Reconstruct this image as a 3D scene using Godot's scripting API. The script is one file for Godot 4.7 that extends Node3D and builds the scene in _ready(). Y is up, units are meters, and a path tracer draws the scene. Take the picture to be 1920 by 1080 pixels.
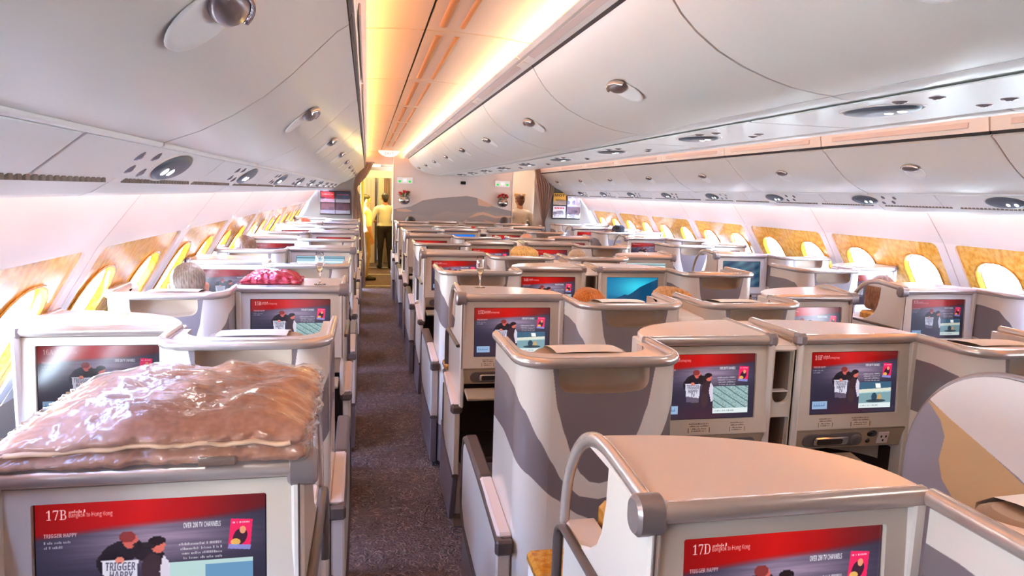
extends Node3D
# Upper-deck business cabin of a wide-body airliner. Units are metres, y is up, the nose of the aeroplane lies towards -z.
# "f" below is the distance forward of the camera, so z = -f. Built from meshes made here only.

const READING := 0.2

var M := {}
var names := {}
var rng := RandomNumberGenerator.new()

class MB:
	var st: SurfaceTool
	var mx := 1.0
	var group := 0
	func _init(mirror := 1.0) -> void:
		mx = mirror
		st = SurfaceTool.new()
		st.begin(Mesh.PRIMITIVE_TRIANGLES)
	func next() -> int:
		group += 1
		return group
	func vert(p: Vector3, uv: Vector2) -> void:
		st.set_uv(uv)
		st.add_vertex(Vector3(p.x * mx, p.y, p.z))
	func tri(a: Vector3, b: Vector3, c: Vector3, sm := -1, ua := Vector2.ZERO, ub := Vector2.ZERO, uc := Vector2.ZERO) -> void:
		st.set_smooth_group(sm)
		vert(a, ua)
		if mx > 0.0:
			vert(c, uc)
			vert(b, ub)
		else:
			vert(b, ub)
			vert(c, uc)
	func quad(a: Vector3, b: Vector3, c: Vector3, d: Vector3, sm := -1, ua := Vector2(0, 1), ub := Vector2(1, 1), uc := Vector2(1, 0), ud := Vector2(0, 0)) -> void:
		tri(a, b, c, sm, ua, ub, uc)
		tri(a, c, d, sm, ua, uc, ud)
	func quad_out(a: Vector3, b: Vector3, c: Vector3, d: Vector3, mid: Vector3, sm := -1) -> void:
		var n := (b - a).cross(c - a) + (c - a).cross(d - a)
		if n.dot((a + b + c + d) * 0.25 - mid) >= 0.0:
			quad(a, b, c, d, sm)
		else:
			quad(d, c, b, a, sm)
	func box(c: Vector3, s: Vector3, b := 0.004, t := Transform3D.IDENTITY) -> void:
		var h := s * 0.5
		b = minf(b, minf(h.x, minf(h.y, h.z)) * 0.9)
		var mid := t * c
		var pt := func(axis: int, sg: Vector3) -> Vector3:
			var p := Vector3(h.x - b, h.y - b, h.z - b)
			p[axis] = h[axis]
			return t * (c + p * sg)
		for axis in 3:
			var u := (axis + 1) % 3
			var w := (axis + 2) % 3
			for s0 in [-1.0, 1.0]:
				var q := []
				for k in [[-1.0, -1.0], [1.0, -1.0], [1.0, 1.0], [-1.0, 1.0]]:
					var sg := Vector3.ONE
					sg[axis] = s0
					sg[u] = k[0]
					sg[w] = k[1]
					q.append(pt.call(axis, sg))
				quad_out(q[0], q[1], q[2], q[3], mid)
				for s1 in [-1.0, 1.0]:
					var e0 := Vector3.ONE
					e0[axis] = s0
					e0[u] = s1
					e0[w] = -1.0
					var e1 := e0
					e1[w] = 1.0
					quad_out(pt.call(axis, e0), pt.call(axis, e1), pt.call(u, e1), pt.call(u, e0), mid)
		for sx in [-1.0, 1.0]:
			for sy in [-1.0, 1.0]:
				for sz in [-1.0, 1.0]:
					var sg := Vector3(sx, sy, sz)
					var p0: Vector3 = pt.call(0, sg)
					var p1: Vector3 = pt.call(1, sg)
					var p2: Vector3 = pt.call(2, sg)
					if (p1 - p0).cross(p2 - p0).dot(p0 - mid) >= 0.0:
						tri(p0, p1, p2)
					else:
						tri(p0, p2, p1)
	func loft(rows: Array, closed := false, smooth := true, flip := false, uvs: Array = []) -> void:
		var sm := next() if smooth else -1
		for i in rows.size() - 1:
			var n: int = rows[i].size()
			for j in (n if closed else n - 1):
				var k := (j + 1) % n
				var a: Vector3 = rows[i][j]
				var b: Vector3 = rows[i][k]
				var c: Vector3 = rows[i + 1][k]
				var d: Vector3 = rows[i + 1][j]
				var ua := Vector2.ZERO
				var ub := Vector2.ZERO
				var uc := Vector2.ZERO
				var ud := Vector2.ZERO
				if not uvs.is_empty():
					ua = uvs[i][j]
					ub = uvs[i][k]
					uc = uvs[i + 1][k]
					ud = uvs[i + 1][j]
				if flip:
					quad(d, c, b, a, sm, ud, uc, ub, ua)
				else:
					quad(a, b, c, d, sm, ua, ub, uc, ud)
	func fan(pts: Array, flip := false, apex = null) -> void:
		var mid := Vector3.ZERO
		for p in pts:
			mid += p
		mid /= pts.size()
		if apex != null:
			mid = apex
		for i in pts.size():
			var k := (i + 1) % pts.size()
			if flip:
				tri(mid, pts[k], pts[i])
			else:
				tri(mid, pts[i], pts[k])
	func tube(path: Array, r: float, n := 8, ry := -1.0, caps := true, taper: Array = []) -> void:
		if ry < 0.0:
			ry = r
		var rows := []
		var up := Vector3.UP
		var first: Vector3 = (path[1] - path[0]).normalized()
		if absf(first.dot(up)) > 0.9:
			up = Vector3.RIGHT
		var side := first.cross(up).normalized()
		for i in path.size():
			var d: Vector3 = (path[mini(i + 1, path.size() - 1)] - path[maxi(i - 1, 0)]).normalized()
			side = (side - d * side.dot(d)).normalized()
			var u := side.cross(d).normalized()
			var k: float = taper[i] if not taper.is_empty() else 1.0
			var row := []
			for j in n:
				var a := TAU * j / n
				row.append(path[i] + (side * cos(a) * r + u * sin(a) * ry) * k)
			rows.append(row)
		loft(rows, true, true)
		if caps:
			fan(rows[0], true)
			fan(rows[-1])
	func lathe(profile: Array, n: int, at := Transform3D.IDENTITY) -> void:
		var rows := []
		for p in profile:
			var row := []
			for j in n:
				var a := TAU * j / n
				row.append(at * Vector3(cos(a) * p.x, p.y, -sin(a) * p.x))
			rows.append(row)
		loft(rows, true, true)
	func extrude(poly: PackedVector2Array, depth: float, at := Transform3D.IDENTITY, bevel := 0.0, smooth := false, uv_scale := Vector2.ZERO, back := true) -> void:
		if Geometry2D.is_polygon_clockwise(poly):
			poly = poly.duplicate()
			poly.reverse()
		var n := poly.size()
		var inner := poly
		if bevel > 0.0:
			inner = PackedVector2Array()
			for i in n:
				var e0 := (poly[i] - poly[(i + n - 1) % n]).normalized()
				var e1 := (poly[(i + 1) % n] - poly[i]).normalized()
				var n0 := Vector2(-e0.y, e0.x)
				var n1 := Vector2(-e1.y, e1.x)
				var m := (n0 + n1).normalized()
				inner.append(poly[i] + m * bevel / maxf(0.4, m.dot(n0)))
		var idx := Geometry2D.triangulate_polygon(inner)
		for i in range(0, idx.size(), 3):
			var a := inner[idx[i]]
			var b := inner[idx[i + 1]]
			var c := inner[idx[i + 2]]
			if (b - a).cross(c - a) < 0.0:
				var sw := b
				b = c
				c = sw
			tri(at * Vector3(a.x, a.y, depth * 0.5), at * Vector3(b.x, b.y, depth * 0.5), at * Vector3(c.x, c.y, depth * 0.5), -1, a * uv_scale, b * uv_scale, c * uv_scale)
			if back:
				tri(at * Vector3(a.x, a.y, -depth * 0.5), at * Vector3(c.x, c.y, -depth * 0.5), at * Vector3(b.x, b.y, -depth * 0.5), -1, a * uv_scale, c * uv_scale, b * uv_scale)
		var rows := [[], [], [], []]
		for i in n:
			rows[0].append(at * Vector3(inner[i].x, inner[i].y, -depth * 0.5))
			rows[1].append(at * Vector3(poly[i].x, poly[i].y, -depth * 0.5 + bevel))
			rows[2].append(at * Vector3(poly[i].x, poly[i].y, depth * 0.5 - bevel))
			rows[3].append(at * Vector3(inner[i].x, inner[i].y, depth * 0.5))
		if bevel > 0.0:
			loft([rows[0], rows[1]], true, smooth)
			loft([rows[2], rows[3]], true, smooth)
		loft([rows[1], rows[2]], true, smooth)
	# a plate between two outlines of equal count, with the inner outline's wall going back by depth
	func ring(outer: PackedVector2Array, inner: PackedVector2Array, at: Transform3D, depth: float, rim := true) -> void:
		var ro := []
		var ri := []
		var rb := []
		var ob := []
		for i in outer.size():
			ro.append(at * Vector3(outer[i].x, outer[i].y, 0))
			ri.append(at * Vector3(inner[i].x, inner[i].y, 0))
			rb.append(at * Vector3(inner[i].x, inner[i].y, -depth))
			ob.append(at * Vector3(outer[i].x, outer[i].y, -depth))
		loft([ro, ri], true, false)
		loft([ri, rb], true, false)
		if rim:
			loft([ob, ro], true, false)

static func arc(c: Vector2, r: Vector2, a0: float, a1: float, n: int) -> PackedVector2Array:
	var out := PackedVector2Array()
	for i in n + 1:
		var a := deg_to_rad(lerpf(a0, a1, float(i) / n))
		out.append(c + Vector2(cos(a) * r.x, sin(a) * r.y))
	return out

# rounded rectangle, counter-clockwise, 4 * (n + 1) points
static func rr(c: Vector2, s: Vector2, r: float, n := 4) -> PackedVector2Array:
	var out := PackedVector2Array()
	var h := s * 0.5 - Vector2(r, r)
	out.append_array(arc(c + Vector2(h.x, -h.y), Vector2(r, r), -90, 0, n))
	out.append_array(arc(c + Vector2(h.x, h.y), Vector2(r, r), 0, 90, n))
	out.append_array(arc(c + Vector2(-h.x, h.y), Vector2(r, r), 90, 180, n))
	out.append_array(arc(c + Vector2(-h.x, -h.y), Vector2(r, r), 180, 270, n))
	return out

static func smoothed(pts: Array, per := 5) -> Array:
	var out := []
	for i in pts.size() - 1:
		var p0: Vector3 = pts[maxi(i - 1, 0)]
		var p1: Vector3 = pts[i]
		var p2: Vector3 = pts[i + 1]
		var p3: Vector3 = pts[mini(i + 2, pts.size() - 1)]
		for k in per:
			out.append(p1.cubic_interpolate(p2, p0, p3, float(k) / per))
	out.append(pts[-1])
	return out

# a frame whose local x runs aft (+z of the scene), local y up and local z towards -x or +x: for outlines drawn in side view
static func side_view(x: float, facing := -1.0) -> Transform3D:
	if facing < 0.0:
		return Transform3D(Basis(Vector3(0, 0, 1), Vector3(0, 1, 0), Vector3(-1, 0, 0)), Vector3(x, 0, 0))
	return Transform3D(Basis(Vector3(0, 0, -1), Vector3(0, 1, 0), Vector3(1, 0, 0)), Vector3(x, 0, 0))

func numbered(parent: Node, called: String) -> String:
	var key := str(parent.get_instance_id()) + called
	var k: int = names.get(key, 0)
	names[key] = k + 1
	return called if k == 0 else "%s_%03d" % [called, k]

func obj(called: String, mb: MB, m: Material, parent: Node = self) -> MeshInstance3D:
	mb.st.generate_normals()
	var mesh := mb.st.commit()
	mesh.surface_set_material(0, m)
	return put(called, mesh, parent)

func put(called: String, mesh: Mesh, parent: Node = self, at := Transform3D.IDENTITY) -> MeshInstance3D:
	var o := MeshInstance3D.new()
	o.mesh = mesh
	o.name = numbered(parent, called)
	o.transform = at
	o.cast_shadow = GeometryInstance3D.SHADOW_CASTING_SETTING_ON
	parent.add_child(o, true)
	return o

func tag(o: Node, label: String, category: String, group := "") -> Node:
	o.set_meta("label", label)
	o.set_meta("category", category)
	if group != "":
		o.set_meta("group", group)
	return o

func thing(called: String, at := Vector3.ZERO, turn := 0.0) -> Node3D:
	var o := Node3D.new()
	o.name = numbered(self, called)
	o.position = at
	o.rotation.y = turn
	add_child(o, true)
	return o

func struct(called: String, mb: MB, m: Material) -> MeshInstance3D:
	var o := obj(called, mb, m)
	o.set_meta("kind", "structure")
	return o

func struct_root(called: String) -> Node3D:
	var o := thing(called)
	o.set_meta("kind", "structure")
	return o

func copy_of(src: Node3D, called: String, at: Vector3) -> Node3D:
	var c: Node3D = src.duplicate()
	c.name = numbered(self, called)
	add_child(c, true)
	c.position = at
	return c

func mat(c: Color, rough := 0.5, metal := 0.0, coat := 0.0) -> StandardMaterial3D:
	var m := StandardMaterial3D.new()
	m.albedo_color = c
	m.roughness = rough
	m.metallic = metal
	if coat > 0.0:
		m.clearcoat_enabled = true
		m.clearcoat = coat
		m.clearcoat_roughness = 0.12
	return m

func rgb(r: int, g: int, b: int) -> Color:
	return Color(r / 255.0, g / 255.0, b / 255.0)

func glow(c: Color, e: float) -> StandardMaterial3D:
	var m := mat(Color(0.8, 0.8, 0.8), 0.4)
	m.emission_enabled = true
	m.emission = c
	m.emission_energy_multiplier = e
	return m

func tex(im: Image) -> ImageTexture:
	im.generate_mipmaps()
	return ImageTexture.create_from_image(im)

func ordinal(k: int) -> String:
	return ["nearest", "second", "third", "fourth", "fifth", "sixth", "seventh", "eighth", "ninth", "tenth", "eleventh", "twelfth"][k]

func _ready() -> void:
	rng.seed = 7
	# ---------------- camera ----------------
	var cam := Camera3D.new()
	cam.name = "camera"
	cam.fov = rad_to_deg(2.0 * atan(540.0 / 1297.4))
	cam.near = 0.02
	cam.far = 200.0
	cam.transform = Transform3D(Basis(Vector3.UP, -0.2091) * Basis(Vector3.RIGHT, -0.1352) * Basis(Vector3.BACK, 0.0324), Vector3(-1.48, 1.72, 0))
	add_child(cam)
	cam.current = true
	# ---------------- sky, exposure ----------------
	var env := Environment.new()
	env.tonemap_mode = Environment.TONE_MAPPER_LINEAR
	env.tonemap_exposure = 1.48
	env.sdfgi_enabled = true
	env.ssao_enabled = true
	env.ssil_enabled = true
	var sky := ProceduralSkyMaterial.new()
	sky.sky_top_color = Color(0.55, 0.72, 1.0)
	sky.sky_horizon_color = Color(0.86, 0.935, 1.0)
	sky.ground_bottom_color = Color(0.82, 0.89, 0.94)
	sky.ground_horizon_color = Color(0.86, 0.935, 1.0)
	sky.energy_multiplier = 46.0
	env.sky = Sky.new()
	env.sky.sky_material = sky
	env.background_mode = Environment.BG_SKY
	env.ambient_light_source = Environment.AMBIENT_SOURCE_SKY
	env.reflected_light_source = Environment.REFLECTION_SOURCE_SKY
	var we := WorldEnvironment.new()
	we.environment = env
	we.name = "world"
	add_child(we)
	# ---------------- cove and mood lights: long strips hidden by the bins, as in the real cabin ----------------
	for s in [-1.0, 1.0]:
		strip_light("cove_light", Vector3(s * 0.838, 2.284, -5.5), Vector3(s * 0.6, 1.0, 0), Vector2(14.6, 0.03), Color(1.0, 0.76, 0.50), 3.6)
		strip_light("aisle_cove_light", Vector3(s * 1.515, 2.272, -5.5), Vector3(-s * 0.6, 1.0, 0), Vector2(14.6, 0.03), Color(1.0, 0.66, 0.38), 3.7)
		strip_light("sidewall_light", Vector3(s * 2.115, 1.705, -5.5), Vector3(s * 1.0, -0.35, 0), Vector2(14.6, 0.03), Color(1.0, 0.66, 0.46), 1.8)
	materials()
	build_cabin()
	build_ceiling_and_bins()
	build_front()
	build_seats()
	build_people()
	build_small_things()

# an AreaLight3D as long as its strip; the strip itself is a thin glowing mesh just behind the light
func strip_light(called: String, at: Vector3, towards: Vector3, size: Vector2, c: Color, energy: float) -> void:
	var l := AreaLight3D.new()
	l.name = numbered(self, called)
	l.area_size = size
	l.light_color = c
	l.light_energy = energy
	l.area_range = 20.0
	l.area_attenuation = 2.0
	l.shadow_enabled = true
	var zz := -towards.normalized()
	var xx := Vector3(0, 0, 1)
	var yy := zz.cross(xx).normalized()
	l.transform = Transform3D(Basis(xx, yy, zz), at)
	add_child(l)
	var mb := MB.new()
	mb.box(Vector3(0, 0, 0.006), Vector3(size.x, size.y, 0.006), 0.001, l.transform)
	var o := obj(called + "_strip", mb, glow(c, 0.6))
	tag(o, "long hidden %s light strip on the %s" % ["amber" if called != "sidewall_light" else "peach", ("left side" if at.x < 0 else "right side") + (" beside the centre lockers" if called == "cove_light" else (" above the outboard lockers" if called == "aisle_cove_light" else " above the windows"))], "light strip")

# ---------------- materials and the textures computed for them ----------------
func noise_tex(freq: float, size: int, ramp: Array, normal := false, kind := FastNoiseLite.TYPE_SIMPLEX, octaves := 4, bump := 4.0, seed_ := 3) -> NoiseTexture2D:
	var t := NoiseTexture2D.new()
	var n := FastNoiseLite.new()
	n.noise_type = kind
	n.frequency = freq
	n.fractal_octaves = octaves
	n.seed = seed_
	t.noise = n
	t.width = size
	t.height = size
	t.seamless = true
	t.as_normal_map = normal
	t.bump_strength = bump
	if not ramp.is_empty():
		var g := Gradient.new()
		g.offsets = PackedFloat32Array(ramp.map(func(e): return e[0]))
		g.colors = PackedColorArray(ramp.map(func(e): return e[1]))
		t.color_ramp = g
	return t

func materials() -> void:
	M.cream = mat(rgb(224, 216, 207), 0.28, 0.0, 0.35)
	M.face = mat(rgb(210, 197, 182), 0.38)
	M.top = mat(rgb(236, 222, 214), 0.22, 0.0, 0.5)
	M.mauve = mat(rgb(122, 110, 116), 0.3, 0.0, 0.3)
	M.rail = mat(rgb(206, 192, 184), 0.25, 0.62, 0.2)
	M.cap = mat(rgb(150, 138, 138), 0.3, 0.5)
	M.dark = mat(rgb(84, 70, 66), 0.35)
	M.pad = mat(rgb(226, 212, 210), 0.3, 0.0, 0.4)
	M.band = mat(rgb(168, 148, 126), 0.42)
	M.capsule = mat(rgb(92, 84, 84), 0.4)
	M.chrome = mat(rgb(200, 196, 196), 0.12, 1.0)
	M.black = mat(rgb(22, 20, 24), 0.25)
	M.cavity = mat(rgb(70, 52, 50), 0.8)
	M.stow = mat(rgb(150, 128, 112), 0.55)
	M.recess = mat(rgb(180, 156, 134), 0.6)
	M.white_plain = mat(rgb(236, 228, 222), 0.5)
	M.fabric = mat(rgb(176, 152, 132), 0.75)
	M.fabric.rim_enabled = true
	M.fabric.rim = 0.3
	M.cover = mat(rgb(250, 245, 242), 0.8)
	M.bin = mat(rgb(226, 222, 214), 0.33, 0.0, 0.15)
	M.bin_lower = mat(rgb(224, 221, 217), 0.36)
	M.fascia = mat(rgb(234, 224, 216), 0.75)
	M.label_strip = mat(rgb(216, 196, 188), 0.6)
	M.gap = mat(rgb(40, 32, 32), 0.7)
	M.latch = mat(rgb(122, 106, 104), 0.28, 0.5)
	M.dish = mat(rgb(244, 242, 238), 0.3)
	M.psu = mat(rgb(238, 238, 236), 0.45, 0.0, 0.1)
	M.lens = mat(rgb(78, 86, 98), 0.4)
	M.nozzle = mat(rgb(150, 146, 156), 0.25, 0.6)
	M.lamp = glow(Color(1, 1, 0.96), 1.4)
	M.vent = mat(rgb(120, 108, 96), 0.6)
	M.wall = mat(rgb(240, 232, 226), 0.45)
	M.trim = mat(rgb(236, 230, 224), 0.4)
	M.ceiling = mat(rgb(236, 222, 206), 0.5)
	M.seam = mat(rgb(220, 190, 150), 0.5)
	M.bin_seam = mat(rgb(128, 112, 104), 0.6)
	M.seam_grey = mat(rgb(196, 186, 180), 0.5)
	M.louvre = mat(rgb(216, 158, 96), 0.5)
	M.panel_beige = mat(rgb(214, 196, 180), 0.5)
	M.panel_grey = mat(rgb(150, 138, 126), 0.6)
	M.yellow = mat(rgb(244, 226, 96), 0.5)
	M.curtain = mat(rgb(188, 160, 146), 0.85)
	M.curtain.backlight_enabled = true
	M.curtain.backlight = rgb(120, 96, 80)
	M.curtain.rim_enabled = true
	M.curtain.rim = 0.25
	var pane := mat(Color(0.95, 0.98, 1.0, 0.06), 0.02)
	pane.transparency = BaseMaterial3D.TRANSPARENCY_ALPHA
	M.pane = pane
	# glossy burl veneer round the windows
	var burl := mat(Color.WHITE, 0.2, 0.0, 0.4)
	burl.albedo_texture = noise_tex(0.011, 512, [[0.0, rgb(196, 128, 30)], [0.35, rgb(226, 160, 48)], [0.55, rgb(238, 178, 68)], [0.8, rgb(248, 204, 108)], [1.0, rgb(214, 148, 48)]], false, FastNoiseLite.TYPE_SIMPLEX, 5)
	burl.uv1_triplanar = true
	burl.uv1_scale = Vector3(3.0, 3.0, 3.0)
	M.burl = burl
	var gold := mat(rgb(206, 150, 62), 0.22, 0.0, 0.7)
	gold.albedo_texture = burl.albedo_texture
	gold.uv1_triplanar = true
	gold.uv1_scale = Vector3(5, 5, 5)
	gold.albedo_color = Color(0.82, 0.74, 0.58)
	M.gold = gold
	# carpet with short scattered dashes
	var carpet := mat(Color.WHITE, 0.95)
	carpet.albedo_texture = tex(carpet_image())
	carpet.uv1_triplanar = true
	carpet.uv1_world_triplanar = true
	carpet.uv1_scale = Vector3(0.85, 0.85, 0.85)
	carpet.normal_enabled = true
	carpet.normal_texture = noise_tex(0.25, 256, [], true, FastNoiseLite.TYPE_SIMPLEX, 3, 6.0)
	M.carpet = carpet
	# printed swoosh of the seat shells
	var shell := mat(Color.WHITE, 0.2, 0.0, 0.55)
	shell.albedo_texture = tex(shell_image())
	shell.texture_repeat = false
	M.shell = shell
	M.shell_in = mat(rgb(214, 198, 186), 0.45)
	var mural := mat(Color.WHITE, 0.55)
	mural.albedo_texture = tex(mural_image())
	mural.texture_repeat = false
	M.mural = mural
	var veil := mat(Color.WHITE, 0.35, 0.0, 0.2)
	veil.albedo_texture = tex(privacy_image())
	veil.texture_repeat = false
	M.veil = veil
	# brown fleece
	var fleece := mat(rgb(176, 126, 104), 0.55)
	fleece.albedo_texture = noise_tex(0.03, 256, [[0.0, rgb(196, 150, 124)], [0.5, rgb(224, 180, 152)], [1.0, rgb(246, 210, 184)]])
	fleece.uv1_triplanar = true
	fleece.uv1_scale = Vector3(7, 7, 7)
	fleece.albedo_color = rgb(190, 160, 146)
	M.fleece = fleece
	var wrap := mat(Color(1, 0.98, 0.96, 0.05), 0.2)
	wrap.transparency = BaseMaterial3D.TRANSPARENCY_ALPHA
	wrap.normal_enabled = true
	wrap.normal_texture = noise_tex(0.02, 256, [], true, FastNoiseLite.TYPE_SIMPLEX, 3, 2.5)
	wrap.uv1_triplanar = true
	wrap.uv1_scale = Vector3(4, 4, 4)
	M.wrap = wrap
	M.pink = mat(rgb(212, 74, 100), 0.3, 0.0, 0.7)
	M.pink.albedo_texture = noise_tex(0.02, 256, [[0.0, rgb(214, 110, 134)], [0.6, rgb(244, 160, 176)], [0.68, rgb(255, 236, 236)], [0.76, rgb(244, 160, 176)], [1.0, rgb(220, 120, 140)]], false, FastNoiseLite.TYPE_SIMPLEX, 2)
	M.pink.uv1_triplanar = true
	M.pink.uv1_scale = Vector3(9, 9, 9)
	var glass := mat(Color(1, 1, 1, 0.0), 0.02)
	glass.refraction_enabled = true
	glass.refraction_scale = 0.05
	M.glass = glass
	var wine := mat(Color(0.98, 0.93, 0.8, 0.05), 0.02)
	wine.refraction_enabled = true
	wine.refraction_scale = 0.033
	M.wine = wine
	M.silver = mat(rgb(190, 186, 184), 0.1, 1.0)
	M.rose = mat(rgb(184, 22, 34), 0.6)
	M.leaf = mat(rgb(96, 118, 48), 0.6)
	M.person = mat(Color.WHITE, 0.7)
	M.person.vertex_color_use_as_albedo = true

func carpet_image() -> Image:
	var n := 512
	var im := Image.create(n, n, false, Image.FORMAT_RGB8)
	var r := RandomNumberGenerator.new()
	r.seed = 11
	for y in n:
		for x in n:
			var g := r.randf_range(-0.025, 0.025)
			im.set_pixel(x, y, Color(0.46 + g, 0.365 + g, 0.355 + g))
	for k in 1500:
		var p := Vector2(r.randf() * n, r.randf() * n)
		var a := r.randf() * TAU
		var bend := r.randf_range(-0.09, 0.09)
		var c := Color(0.63, 0.52, 0.50) if r.randf() < 0.65 else Color(0.32, 0.25, 0.255)
		for s in int(r.randf_range(9, 17)):
			for w in 2:
				im.set_pixel(posmod(int(p.x) + w, n), posmod(int(p.y), n), c)
				im.set_pixel(posmod(int(p.x), n), posmod(int(p.y) + w, n), c)
			p += Vector2(cos(a), sin(a))
			a += bend
	return im

static func along(pts: Array, x: float) -> float:
	if x <= pts[0].x:
		return pts[0].y
	for i in pts.size() - 1:
		if x <= pts[i + 1].x:
			var t: float = (x - pts[i].x) / (pts[i + 1].x - pts[i].x)
			return lerpf(pts[i].y, pts[i + 1].y, t * t * (3.0 - 2.0 * t) * 0.3 + t * 0.7)
	return pts[-1].y

# u runs round the shell (-0.8 .. 0.8 m from the middle of the back), v runs up (0 .. 1.3 m)
func shell_image() -> Image:
	var w := 1024
	var h := 832
	var im := Image.create(w, h, false, Image.FORMAT_RGB8)
	var white := rgb(224, 216, 207)
	var mauve := rgb(126, 114, 117)
	var centre := [Vector2(0, 0.862), Vector2(0.03, 0.868), Vector2(0.06, 0.895), Vector2(0.088, 0.945), Vector2(0.115, 1.02), Vector2(0.14, 1.098), Vector2(0.162, 1.235), Vector2(0.17, 2.0)]
	var upper := [Vector2(0, 0.813), Vector2(0.06, 0.825), Vector2(0.12, 0.881), Vector2(0.15, 0.934), Vector2(0.19, 1.003), Vector2(0.24, 1.087), Vector2(0.3, 1.142), Vector2(0.42, 1.156), Vector2(0.8, 1.15)]
	var lower := [Vector2(0, 0.739), Vector2(0.06, 0.765), Vector2(0.14, 0.823), Vector2(0.22, 0.892), Vector2(0.306, 0.939), Vector2(0.45, 0.96), Vector2(0.8, 0.945)]
	for x in w:
		var s := absf((x + 0.5) / w * 1.6 - 0.8)
		var c0 := along(centre, s)
		var u0 := along(upper, s)
		var l0 := along(lower, s)
		for y in h:
			var v := (1.0 - (y + 0.5) / h) * 1.3
			var px := 0.0012
			var inside := clampf((v - c0) / px, 0, 1)
			inside = maxf(inside, minf(clampf((v - l0) / px, 0, 1), clampf((u0 - v) / px, 0, 1)))
			if v < 0.28:
				inside = 1.0
			im.set_pixel(x, y, white.lerp(mauve, inside))
	return im

static func inside_poly(p: Vector2, poly: Array) -> bool:
	return Geometry2D.is_point_in_polygon(p, PackedVector2Array(poly))

func fill_poly(im: Image, poly: Array, c: Color, alpha := 1.0) -> void:
	var p := PackedVector2Array(poly)
	var lo := p[0]
	var hi := p[0]
	for q in p:
		lo = lo.min(q)
		hi = hi.max(q)
	for y in range(maxi(0, int(lo.y)), mini(im.get_height(), int(hi.y) + 2)):
		for x in range(maxi(0, int(lo.x)), mini(im.get_width(), int(hi.x) + 2)):
			if Geometry2D.is_point_in_polygon(Vector2(x + 0.5, y + 0.5), p):
				im.set_pixel(x, y, im.get_pixel(x, y).lerp(c, alpha))

func fill_oval(im: Image, c: Vector2, r: Vector2, col: Color, alpha := 1.0, turn := 0.0) -> void:
	var pts := []
	for i in 20:
		var a := TAU * i / 20.0
		pts.append(c + Vector2(cos(a) * r.x, sin(a) * r.y).rotated(turn))
	fill_poly(im, pts, col, alpha)

func mural_image() -> Image:
	var w := 768
	var h := 512
	var im := Image.create(w, h, false, Image.FORMAT_RGB8)
	im.fill(rgb(232, 216, 206))
	var S := Vector2(w, h)
	var dune := rgb(156, 146, 142)
	var dune2 := rgb(176, 158, 146)
	var sand := rgb(226, 180, 148)
	var sc := func(a: Array) -> Array: return a.map(func(p): return Vector2(p[0], p[1]) * S)
	fill_poly(im, sc.call([[0, 0.50], [0.03, 0.487], [0.14, 0.455], [0.24, 0.364], [0.36, 0.325], [0.51, 0.30], [0.61, 0.28], [0.70, 0.305], [0.78, 0.37], [0.84, 0.42], [0.92, 0.455], [1, 0.48], [1, 1], [0, 1]]), dune)
	fill_poly(im, sc.call([[0.0, 0.52], [0.1, 0.55], [0.3, 0.59], [0.45, 0.50], [0.6, 0.53], [0.78, 0.48], [1, 0.56], [1, 1], [0, 1]]), dune2, 0.6)
	fill_poly(im, sc.call([[0.02, 0.49], [0.10, 0.485], [0.16, 0.52], [0.10, 0.535], [0.03, 0.525]]), sand, 0.8)
	fill_poly(im, sc.call([[0.70, 0.305], [0.77, 0.35], [0.85, 0.41], [0.79, 0.43], [0.71, 0.41]]), sand, 0.85)
	fill_poly(im, sc.call([[0.62, 0.60], [0.70, 0.52], [0.76, 0.505], [0.86, 0.56], [1.0, 0.55], [1.0, 0.575], [0.86, 0.59], [0.75, 0.545]]), sand, 0.9)
	fill_poly(im, sc.call([[0.60, 0.62], [0.68, 0.67], [0.74, 0.74], [0.72, 0.84], [0.62, 0.84]]), sand, 0.8)
	fill_poly(im, sc.call([[0.74, 0.61], [0.85, 0.65], [1.0, 0.69], [1.0, 0.72], [0.84, 0.69]]), sand, 0.7)
	return im

func privacy_image() -> Image:
	var n := 384
	var im := Image.create(n, n, false, Image.FORMAT_RGB8)
	im.fill(rgb(150, 142, 152))
	# x: 0 forward edge .. 1 aft edge of the 0.66 m panel, y: 0 top .. 1 bottom of 0.66 m
	var sc := func(a: Array) -> Array: return a.map(func(p): return Vector2(p[0], p[1]) * n)
	fill_poly(im, sc.call([[0.08, 0.175], [0.16, 0.24], [0.19, 0.30], [0.175, 0.40], [0.2, 0.47], [0.28, 0.54], [0.4, 0.58], [0.56, 0.62], [1.0, 0.72], [1.0, 0.62], [0.56, 0.36], [0.3, 0.25]]), rgb(208, 168, 122))
	fill_poly(im, sc.call([[0.06, 0.16], [0.2, 0.22], [0.52, 0.335], [1.0, 0.6], [1.0, 0.0], [0.2, 0.0]]), rgb(230, 222, 220))
	fill_poly(im, sc.call([[0.2, 0.72], [0.34, 0.70], [0.44, 0.86], [0.3, 0.9]]), rgb(198, 158, 112))
	return im

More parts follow.
